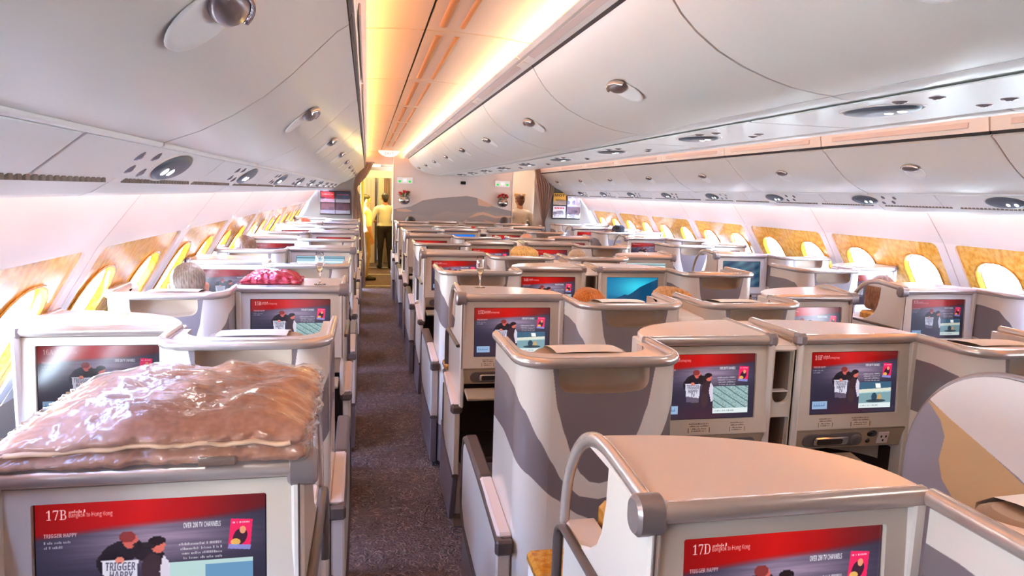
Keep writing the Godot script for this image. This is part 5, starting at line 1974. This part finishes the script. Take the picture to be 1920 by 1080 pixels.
func privacy_screen() -> void:
	var t := thing("privacy_screen", Vector3(0, 0, -1.584))
	tag(t, "large rounded privacy panel printed grey, tan and white between the two nearest centre seats", "privacy panel")
	var mb := MB.new()
	# side outline: forward edge at local 0, running aft
	var poly := PackedVector2Array()
	poly.append(Vector2(0.0, 0.55))
	poly.append(Vector2(0.0, 1.03))
	poly.append_array(arc(Vector2(0.31, 1.03), Vector2(0.31, 0.30), 180, 90, 16))
	poly.append_array(arc(Vector2(0.36, 1.03), Vector2(0.36, 0.30), 90, 0, 16))
	poly.append(Vector2(0.72, 0.55))
	var at := side_view(0.0)
	var ids := Geometry2D.triangulate_polygon(poly)
	for side in [-1.0, 1.0]:
		for i in range(0, ids.size(), 3):
			var q := [poly[ids[i]], poly[ids[i + 1]], poly[ids[i + 2]]]
			if ((q[1] - q[0]).cross(q[2] - q[0]) < 0.0) != (side > 0.0):
				q.reverse()
			var v := []
			var u := []
			for p in q:
				v.append(Vector3(side * 0.011, p.y, p.x))
				u.append(Vector2(p.x / 0.66, (1.33 - p.y) / 0.66))
			mb.tri(v[0], v[1], v[2], -1, u[0], u[1], u[2])
	obj("panel", mb, M.veil, t)
	var e := MB.new()
	var path := []
	for p in poly:
		path.append(Vector3(0, p.y, p.x))
	e.tube(path, 0.012, 8, 0.004)
	obj("edge", e, M.cap, t)

# ---------------- people: one continuous skin each, meshed from a field of joined tapered limbs ----------------
class Body:
	var lo: Vector3
	var cell: float
	var n: Vector3i
	var d := PackedFloat32Array()
	var near := PackedFloat32Array()
	var who := PackedByteArray()
	func _init(from: Vector3, to: Vector3, size: float) -> void:
		lo = from
		cell = size
		var s := (to - from) / size
		n = Vector3i(int(s.x) + 2, int(s.y) + 2, int(s.z) + 2)
		d.resize(n.x * n.y * n.z)
		d.fill(1.0)
		near = d.duplicate()
		who.resize(d.size())
	func limb(a: Vector3, b: Vector3, ra: float, rb: float, id: int, k := 0.03) -> void:
		var m := maxf(ra, rb) + k + cell * 2.0
		var p0 := (a.min(b) - Vector3(m, m, m) - lo) / cell
		var p1 := (a.max(b) + Vector3(m, m, m) - lo) / cell
		var ab := b - a
		var l2 := maxf(ab.length_squared(), 1e-9)
		for z in range(maxi(0, int(p0.z)), mini(n.z, int(p1.z) + 1)):
			for y in range(maxi(0, int(p0.y)), mini(n.y, int(p1.y) + 1)):
				var row := (z * n.y + y) * n.x
				for x in range(maxi(0, int(p0.x)), mini(n.x, int(p1.x) + 1)):
					var p := lo + Vector3(x, y, z) * cell
					var t := clampf((p - a).dot(ab) / l2, 0.0, 1.0)
					var v := p.distance_to(a + ab * t) - lerpf(ra, rb, t)
					var i := row + x
					if v < near[i]:
						near[i] = v
						who[i] = id
					var h := clampf(0.5 + 0.5 * (d[i] - v) / k, 0.0, 1.0)
					d[i] = lerpf(d[i], v, h) - k * h * (1.0 - h)
	func rough(amount: float, freq: Vector3) -> void:
		var ns := FastNoiseLite.new()
		ns.seed = 21
		ns.frequency = 1.0
		for z in n.z:
			for y in n.y:
				for x in n.x:
					var i := (z * n.y + y) * n.x + x
					if absf(d[i]) < 0.05:
						var p := (lo + Vector3(x, y, z) * cell) * freq
						d[i] += ns.get_noise_3d(p.x, p.y, p.z) * amount
	# blouse above, trousers below
	func waist(y0: float) -> void:
		for i in who.size():
			if who[i] == 1 or who[i] == 2:
				who[i] = 1 if lo.y + cell * ((i / n.x) % n.y) > y0 else 2
	func add_to(st: SurfaceTool, colors: Array, base: int) -> int:
		var at := PackedInt32Array()
		at.resize(d.size())
		at.fill(-1)
		var count := base
		var sy := n.x
		var sz := n.x * n.y
		var corner := [0, 1, sy, sy + 1, sz, sz + 1, sz + sy, sz + sy + 1]
		var edges := [[0, 1], [2, 3], [4, 5], [6, 7], [0, 2], [1, 3], [4, 6], [5, 7], [0, 4], [1, 5], [2, 6], [3, 7]]
		for z in n.z - 1:
			for y in n.y - 1:
				for x in n.x - 1:
					var i := z * sz + y * sy + x
					var inside := 0
					for k in 8:
						if d[i + corner[k]] < 0.0:
							inside += 1
					if inside == 0 or inside == 8:
						continue
					var sum := Vector3.ZERO
					var c := 0
					for e in edges:
						var va := d[i + corner[e[0]]]
						var vb := d[i + corner[e[1]]]
						if (va < 0.0) != (vb < 0.0):
							var t := va / (va - vb)
							var pa := Vector3(e[0] & 1, (e[0] >> 1) & 1, e[0] >> 2)
							var pb := Vector3(e[1] & 1, (e[1] >> 1) & 1, e[1] >> 2)
							sum += pa.lerp(pb, t)
							c += 1
					st.set_smooth_group(0)
					st.set_color(colors[who[i]])
					st.set_uv(Vector2.ZERO)
					st.add_vertex(lo + (Vector3(x, y, z) + sum / c) * cell)
					at[i] = count
					count += 1
		for z in range(1, n.z - 1):
			for y in range(1, n.y - 1):
				for x in range(1, n.x - 1):
					var i := z * sz + y * sy + x
					var s := d[i] < 0.0
					if s != (d[i + 1] < 0.0):
						quad(st, at[i - sy - sz], at[i - sz], at[i], at[i - sy], s)
					if s != (d[i + sy] < 0.0):
						quad(st, at[i - 1 - sz], at[i - 1], at[i], at[i - sz], s)
					if s != (d[i + sz] < 0.0):
						quad(st, at[i - 1 - sy], at[i - sy], at[i], at[i - 1], s)
		return count
	func quad(st: SurfaceTool, a: int, b: int, c: int, e: int, flip: bool) -> void:
		if a < 0 or b < 0 or c < 0 or e < 0:
			return
		for k in ([a, b, c, a, c, e] if not flip else [c, b, a, e, c, a]):
			st.add_index(k)

func lin(r: int, g: int, b: int) -> Color:
	return rgb(r, g, b).srgb_to_linear()

# hc: middle of the skull; face towards -z
func head_limbs(b: Body, hc: Vector3) -> void:
	b.limb(hc + Vector3(0, 0.02, 0.02), hc + Vector3(0, 0.018, -0.028), 0.078, 0.076, 0, 0.02)
	b.limb(hc + Vector3(0, -0.03, -0.045), hc + Vector3(0, -0.078, -0.052), 0.05, 0.036, 0, 0.04)
	b.limb(hc + Vector3(0, -0.02, -0.1), hc + Vector3(0, -0.042, -0.113), 0.008, 0.013, 0, 0.012)
	b.limb(hc + Vector3(-0.018, -0.068, -0.093), hc + Vector3(0.018, -0.068, -0.093), 0.008, 0.008, 3, 0.006)
	for s in [-1.0, 1.0]:
		b.limb(hc + Vector3(s * 0.08, -0.002, 0.004), hc + Vector3(s * 0.082, -0.032, 0.0), 0.017, 0.011, 0, 0.008)
		b.limb(hc + Vector3(s * 0.031, 0.0, -0.091), hc + Vector3(s * 0.035, 0.0, -0.09), 0.011, 0.011, 4, 0.004)
	b.limb(hc + Vector3(0, -0.17, 0.03), hc + Vector3(0, -0.04, 0.015), 0.052, 0.052, 0, 0.03)

func hand(b: Body, wrist: Vector3, dir: Vector3, side: Vector3, down: Vector3) -> void:
	b.limb(wrist, wrist + dir * 0.07, 0.024, 0.03, 0, 0.02)
	for k in 4:
		var root := wrist + dir * 0.075 + side * (k - 1.5) * 0.021
		var l: float = [0.066, 0.075, 0.07, 0.055][k]
		var knuckle := root + dir * l * 0.55 + down * 0.008
		b.limb(root, knuckle, 0.0095, 0.009, 0, 0.004)
		b.limb(knuckle, knuckle + dir * l * 0.35 + down * l * 0.3, 0.009, 0.008, 0, 0.004)
	b.limb(wrist + dir * 0.025 - side * 0.028, wrist + dir * 0.07 - side * 0.055 + down * 0.01, 0.011, 0.009, 0, 0.006)

const HEAD_Y := 1.252

func person_mesh(pose: String, colors: Array) -> ArrayMesh:
	var st := SurfaceTool.new()
	st.begin(Mesh.PRIMITIVE_TRIANGLES)
	var count := 0
	if pose == "sit":
		var b := Body.new(Vector3(-0.36, -0.02, -0.75), Vector3(0.36, 1.16, 0.24), 0.017)
		b.limb(Vector3(0, 0.56, 0.0), Vector3(0, 0.72, 0.02), 0.145, 0.13, 1, 0.05)
		b.limb(Vector3(0, 0.72, 0.02), Vector3(0, 0.95, 0.03), 0.13, 0.14, 1, 0.05)
		b.limb(Vector3(-0.13, 1.0, 0.03), Vector3(0.13, 1.0, 0.03), 0.085, 0.085, 1, 0.05)
		b.limb(Vector3(0, 1.0, 0.03), Vector3(0, 1.15, 0.02), 0.075, 0.052, 0, 0.03)
		for s in [-1.0, 1.0]:
			b.limb(Vector3(s * 0.19, 0.99, 0.02), Vector3(s * 0.24, 0.74, -0.02), 0.06, 0.046, 1, 0.03)
			b.limb(Vector3(s * 0.24, 0.74, -0.02), Vector3(s * 0.17, 0.675, -0.24), 0.045, 0.032, 1, 0.02)
			b.limb(Vector3(s * 0.10, 0.555, 0.0), Vector3(s * 0.12, 0.57, -0.40), 0.095, 0.066, 2, 0.03)
			b.limb(Vector3(s * 0.12, 0.57, -0.40), Vector3(s * 0.12, 0.12, -0.48), 0.066, 0.042, 2, 0.03)
			b.limb(Vector3(s * 0.12, 0.05, -0.45), Vector3(s * 0.13, 0.04, -0.64), 0.045, 0.036, 4, 0.03)
		count = b.add_to(st, colors, count)
		for s in [-1.0, 1.0]:
			var hb := Body.new(Vector3(s * 0.17 - 0.1, 0.58, -0.45), Vector3(s * 0.17 + 0.1, 0.74, -0.2), 0.005)
			hand(hb, Vector3(s * 0.17, 0.675, -0.235), Vector3(-s * 0.25, -0.15, -1).normalized(), Vector3(s, 0, 0), Vector3(0, -1, 0))
			count = hb.add_to(st, colors, count)
		var h := Body.new(Vector3(-0.13, HEAD_Y - 0.19, -0.16), Vector3(0.13, HEAD_Y + 0.13, 0.14), 0.006)
		head_limbs(h, Vector3(0, HEAD_Y, 0))
		count = h.add_to(st, colors, count)
	else:
		var arms := pose == "stand_bent"
		var b := Body.new(Vector3(-0.42, -0.02, -0.42), Vector3(0.42, 1.5, 0.24), 0.016)
		b.limb(Vector3(0, 0.92, 0.0), Vector3(0, 1.12, 0.0), 0.135, 0.12, 1, 0.05)
		b.limb(Vector3(0, 1.12, 0.0), Vector3(0, 1.28, 0.0), 0.125, 0.14, 1, 0.05)
		b.limb(Vector3(-0.14, 1.32, 0.0), Vector3(0.14, 1.32, 0.0), 0.08, 0.08, 1, 0.05)
		b.limb(Vector3(0, 1.32, 0.0), Vector3(0, 1.46, -0.005), 0.07, 0.05, 0, 0.03)
		for s in [-1.0, 1.0]:
			var elbow := Vector3(s * 0.29, 1.08, 0.03)
			var wrist := Vector3(s * 0.2, 1.04, -0.2) if arms else Vector3(s * 0.27, 0.86, -0.04)
			b.limb(Vector3(s * 0.20, 1.31, 0.0), elbow, 0.058, 0.045, 1, 0.03)
			b.limb(elbow, wrist, 0.043, 0.03, 0, 0.02)
			b.limb(Vector3(s * 0.085, 0.92, 0.0), Vector3(s * 0.10, 0.50, -0.01), 0.105, 0.066, 2, 0.03)
			b.limb(Vector3(s * 0.10, 0.50, -0.01), Vector3(s * 0.11, 0.10, 0.02), 0.066, 0.045, 2, 0.03)
			b.limb(Vector3(s * 0.11, 0.045, 0.03), Vector3(s * 0.125, 0.035, -0.16), 0.045, 0.036, 4, 0.03)
		b.waist(0.95)
		count = b.add_to(st, colors, count)
		for s in [-1.0, 1.0]:
			var wrist := Vector3(s * 0.2, 1.04, -0.2) if arms else Vector3(s * 0.27, 0.86, -0.04)
			var dir := (Vector3(-s * 0.4, -0.05, -1) if arms else Vector3(-s * 0.05, -1, -0.1)).normalized()
			var dn := Vector3(0, -1, 0) if arms else Vector3(-s, 0, 0)
			var hb := Body.new(wrist - Vector3(0.11, 0.2 if not arms else 0.08, 0.2 if arms else 0.08), wrist + Vector3(0.11, 0.06, 0.08), 0.005)
			hand(hb, wrist, dir, dir.cross(dn).normalized() * s, dn)
			count = hb.add_to(st, colors, count)
		var h := Body.new(Vector3(-0.13, 1.38, -0.17), Vector3(0.13, 1.70, 0.14), 0.006)
		head_limbs(h, Vector3(0, 1.565, -0.01))
		count = h.add_to(st, colors, count)
	st.generate_normals()
	var mesh := st.commit()
	mesh.surface_set_material(0, M.person)
	return mesh

func hair_mesh(style: String) -> ArrayMesh:
	var b := Body.new(Vector3(-0.16, -0.22, -0.14), Vector3(0.16, 0.17, 0.2), 0.006)
	b.limb(Vector3(0, 0.034, 0.03), Vector3(0, 0.036, -0.02), 0.082, 0.078, 0, 0.02)
	b.limb(Vector3(0, -0.02, 0.055), Vector3(0, -0.055, 0.045), 0.062, 0.05, 0, 0.03)
	if style == "bob":
		for s in [-1.0, 1.0]:
			b.limb(Vector3(s * 0.06, 0.02, 0.02), Vector3(s * 0.075, -0.1, 0.03), 0.05, 0.04, 0, 0.03)
		b.limb(Vector3(0, 0.0, 0.06), Vector3(0, -0.12, 0.06), 0.07, 0.055, 0, 0.03)
	elif style == "bun":
		b.limb(Vector3(-0.02, 0.075, 0.09), Vector3(0.0, 0.075, 0.1), 0.042, 0.04, 0, 0.012)
	elif style == "swept":
		b.limb(Vector3(-0.05, 0.05, 0.02), Vector3(0.06, 0.04, 0.04), 0.07, 0.066, 0, 0.03)
		b.limb(Vector3(0.0, 0.0, 0.06), Vector3(0, -0.09, 0.06), 0.072, 0.05, 0, 0.03)
	b.rough(0.004 if style != "swept" else 0.010, Vector3(70, 24, 70) if style != "swept" else Vector3(40, 26, 40))
	var st := SurfaceTool.new()
	st.begin(Mesh.PRIMITIVE_TRIANGLES)
	b.add_to(st, [Color.WHITE], 0)
	st.generate_normals()
	return st.commit()

func hair_mat(c: Color) -> StandardMaterial3D:
	var m := mat(Color.WHITE, 0.45)
	m.albedo_texture = noise_tex(0.02, 128, [[0.0, c.darkened(0.45)], [0.5, c], [1.0, c.lightened(0.25)]])
	m.uv1_triplanar = true
	m.uv1_scale = Vector3(30, 5, 30)
	return m

func build_people() -> void:
	var skin := lin(214, 150, 122)
	var eye := lin(30, 24, 22)
	var sit_dark := person_mesh("sit", [skin, lin(60, 60, 74), lin(50, 48, 54), lin(170, 84, 80), eye])
	var sit_light := person_mesh("sit", [skin, lin(214, 208, 202), lin(70, 70, 90), lin(170, 84, 80), eye])
	var hair := {}
	for s in ["short", "bob", "bun", "swept"]:
		hair[s] = hair_mesh(s)
	# x, forward, top of head, hair style, hair colour, light shirt, turn, label
	var list := [
		[-2.336, 3.62, 1.339, "short", rgb(128, 114, 100), true, 0.15, "grey-haired man seen from behind in the second window seat on the left"],
		[-2.42, 5.78, 1.332, "short", rgb(108, 74, 50), false, 0.35, "brown-haired man in the left window seat two ahead of the grey-haired man"],
		[-2.35, 10.3, 1.295, "bob", rgb(206, 78, 40), false, 0.0, "red-haired passenger in the far left window seat near the bulkhead"],
		[-0.385, 3.3, 1.268, "bob", rgb(204, 108, 24), true, 0.1, "passenger with smooth orange hair left of the screen with the mountain"],
		[0.165, 3.52, 1.24, "swept", rgb(216, 150, 84), true, -0.3, "passenger with tan hair right of the screen with the mountain, head low"],
		[-0.234, 5.5, 1.30, "swept", rgb(226, 172, 92), true, 0.2, "blonde passenger with tousled hair in the centre block beyond the champagne flute"],
		[0.228, 5.5, 1.285, "short", rgb(190, 156, 126), false, 0.0, "passenger with greying sandy hair right of the blonde passenger"],
		[0.313, 7.75, 1.273, "", rgb(200, 130, 90), false, 0.0, "bald passenger whose crown shows in the centre block"],
		[-0.80, 11.2, 1.315, "bun", rgb(30, 22, 22), false, 0.1, "passenger with black hair in a bun just before the bulkhead"],
		[0.73, 11.2, 1.345, "short", rgb(60, 40, 34), false, 0.0, "passenger with dark cropped hair below the right vase"],
		[2.0, 9.3, 1.338, "short", rgb(28, 22, 22), false, 0.5, "passenger with black hair near the right windows before the magazine rack"],
		[1.95, 4.05, 1.258, "bob", rgb(150, 90, 50), true, -0.5, "brown-haired passenger behind the right console with the arched rail"]]
	for q in list:
		var k: float = q[2] / (HEAD_Y + 0.118 if q[3] != "" else HEAD_Y + 0.098)
		var t := thing("person", Vector3(q[0], 0, -q[1]), q[6])
		t.scale = Vector3(k, k, k)
		tag(t, q[7], "person")
		put("body", sit_light if q[5] else sit_dark, t)
		if q[3] != "":
			var hm := put("hair", hair[q[3]], t, Transform3D(Basis(), Vector3(0, HEAD_Y, 0)))
			hm.material_override = hair_mat(q[4])
	var shirt := lin(236, 232, 206)
	var man := person_mesh("stand_bent", [lin(196, 130, 96), shirt, lin(30, 27, 26), lin(150, 70, 66), eye])
	var woman := person_mesh("stand", [lin(216, 160, 132), lin(240, 230, 216), lin(190, 160, 120), lin(170, 84, 80), eye])
	for q in [[-1.09, 15.4, man, "short", rgb(26, 20, 20), 0.15, "steward in pale shirt and black trousers standing with his back turned in the left lobby", 0.985],
		[-1.52, 13.4, woman, "bun", rgb(28, 20, 20), -1.2, "stewardess in a pale dress half hidden by the left curtain", 0.97],
		[1.38, 13.0, woman, "bun", rgb(110, 62, 40), 0.2, "stewardess in a cream blouse seen from behind in the right doorway", 1.02]]:
		var t := thing("person", Vector3(q[0], 0, -q[1]), q[5])
		t.scale = Vector3(q[7], q[7], q[7])
		tag(t, q[6], "person")
		put("body", q[2], t)
		var hm := put("hair", hair[q[3]], t, Transform3D(Basis(), Vector3(0, 1.565, -0.01)))
		hm.material_override = hair_mat(q[4])

# ---------------- things left on the consoles ----------------
func build_small_things() -> void:
	flute(Vector3(-1.704, 1.249, -3.485), "slim champagne flute on the console beside the pink packet")
	flute(Vector3(-0.924, 1.249, -3.40), "slim champagne flute on the centre console by the aisle")
	packet("blanket_pack", Vector3(-1.835, 1.249, -1.405), Vector3(0.475, 0.085, 0.40), M.fleece, true, "folded brown blanket sealed in clear plastic on the nearest left console", "blanket", 3)
	packet("pink_packet", Vector3(-1.935, 1.249, -3.58), Vector3(0.26, 0.055, 0.20), M.pink, false, "crinkled pink packet lying on the console beside the champagne flute", "packet", 8)

func flute(at: Vector3, label: String) -> void:
	var t := thing("champagne_flute", at)
	tag(t, label, "glass", "champagne flutes")
	var g := MB.new()
	g.lathe([Vector2(0.0, 0.003), Vector2(0.027, 0.0), Vector2(0.0285, 0.0015), Vector2(0.014, 0.005), Vector2(0.005, 0.009), Vector2(0.0035, 0.02), Vector2(0.0034, 0.045), Vector2(0.006, 0.056), Vector2(0.0145, 0.075), Vector2(0.0195, 0.095), Vector2(0.0205, 0.115), Vector2(0.0195, 0.14), Vector2(0.0182, 0.158), Vector2(0.0174, 0.1585), Vector2(0.0172, 0.157), Vector2(0.0186, 0.139), Vector2(0.0196, 0.115), Vector2(0.0186, 0.096), Vector2(0.0135, 0.077), Vector2(0.006, 0.062), Vector2(0.0, 0.059)], 32)
	obj("glass", g, M.glass, t)
	var w := MB.new()
	w.lathe([Vector2(0.0, 0.0595), Vector2(0.0058, 0.0625), Vector2(0.0130, 0.077), Vector2(0.0170, 0.090), Vector2(0.0, 0.090)], 28)
	obj("wine", w, M.wine, t)

# soft slab: a crumpled top over folded layers that show along its edge
func packet(called: String, at: Vector3, size: Vector3, m: Material, layered: bool, label: String, category: String, sd: int) -> void:
	var t := thing(called, at)
	tag(t, label, category)
	var ns := FastNoiseLite.new()
	ns.seed = sd
	ns.frequency = 5.0 if layered else 11.0
	ns.fractal_octaves = 4
	var shape := func(u: float, v: float, grow: float) -> Vector3:
		# u, v in -1..1 over the plan, squared off with rounded corners
		var x := u * size.x * 0.5
		var z := v * size.z * 0.5
		var wob := ns.get_noise_2d(u * 0.5, v * 0.5 + 9.0) * 0.012
		var edge := pow(maxf(absf(u), absf(v)), 7.0)
		var y := size.y
		if layered:
			# the sealed end on the outboard side lies lower; long creases run across the fold
			y *= 1.0 - 0.55 * pow(clampf((-u - 0.35) / 0.65, 0.0, 1.0), 1.6)
			y += absf(ns.get_noise_2d(x * 1.1 + z * 0.5, z * 2.6)) * 0.020 - 0.006 + 0.004 * sin(u * 9.0 + v * 3.0)
			y *= 1.0 - 0.30 * edge
		else:
			y *= 1.0 - 0.5 * pow(clampf(absf(u) * 1.5 - 0.5, 0.0, 1.0), 2.0)
			y += ns.get_noise_2d(x * 1.6, z * 1.6) * 0.012
			y *= 1.0 - 0.45 * edge
		return Vector3(x + wob + signf(u) * grow * edge, maxf(y, 0.012) + grow, z + wob + signf(v) * grow * edge)
	var n := 44
	var make := func(grow: float) -> MB:
		var mb := MB.new()
		var rows := []
		for j in n + 1:
			var row := []
			for i in n + 1:
				row.append(shape.call(2.0 * i / n - 1.0, 2.0 * j / n - 1.0, grow))
			rows.append(row)
		mb.loft(rows, false, true)
		# skirt: bulging folded edge
		var ring := []
		for i in n:
			ring.append(rows[0][i])
		for j in n:
			ring.append(rows[j][n])
		for i in n:
			ring.append(rows[n][n - i])
		for j in n:
			ring.append(rows[n - j][0])
		var layers := [ring]
		var mid := Vector3.ZERO
		var steps := 12
		for q in range(1, steps + 1):
			var f := float(q) / steps
			var bulge := (0.012 * absf(sin(f * PI * (2.0 if layered else 1.0))) + 0.004 * sin(f * 9.0)) + grow * 0.5
			var row := []
			for i in ring.size():
				var p: Vector3 = ring[i]
				var outw := Vector3(p.x, 0, p.z).normalized()
				var wav := ns.get_noise_2d(i * 0.12, q * 0.15) * 0.010
				row.append(Vector3(p.x, lerpf(p.y, 0.002, f) + wav * (1.0 - f) * 0.6, p.z) + outw * (bulge + wav))
			layers.append(row)
		mb.loft(layers, true, true)
		return mb
	obj("cloth" if layered else "wrapper", make.call(0.0), m, t)
	if layered:
		var film: MB = make.call(0.006)
		obj("plastic_wrap", film, M.wrap, t)
		var hem := MB.new()
		var path := []
		for i in 40:
			var u := lerpf(-0.96, 0.96, i / 39.0)
			path.append(Vector3(u * size.x * 0.5, size.y * (0.44 - 0.2 * clampf((-u - 0.4), 0.0, 1.0)) + ns.get_noise_2d(u * 0.5, 4.0) * 0.010, size.z * 0.5 + 0.010 + ns.get_noise_2d(u * 0.8, 7.0) * 0.005))
		hem.tube(path, 0.0045, 6)
		obj("folded_hem", hem, mat(rgb(226, 186, 152), 0.6), t)
		var lb := MB.new()
		lb.box(Vector3(0.11, 0.010, size.z * 0.5 + 0.016), Vector3(0.06, 0.016, 0.006), 0.002)
		obj("care_label", lb, mat(rgb(110, 84, 72), 0.6), t)
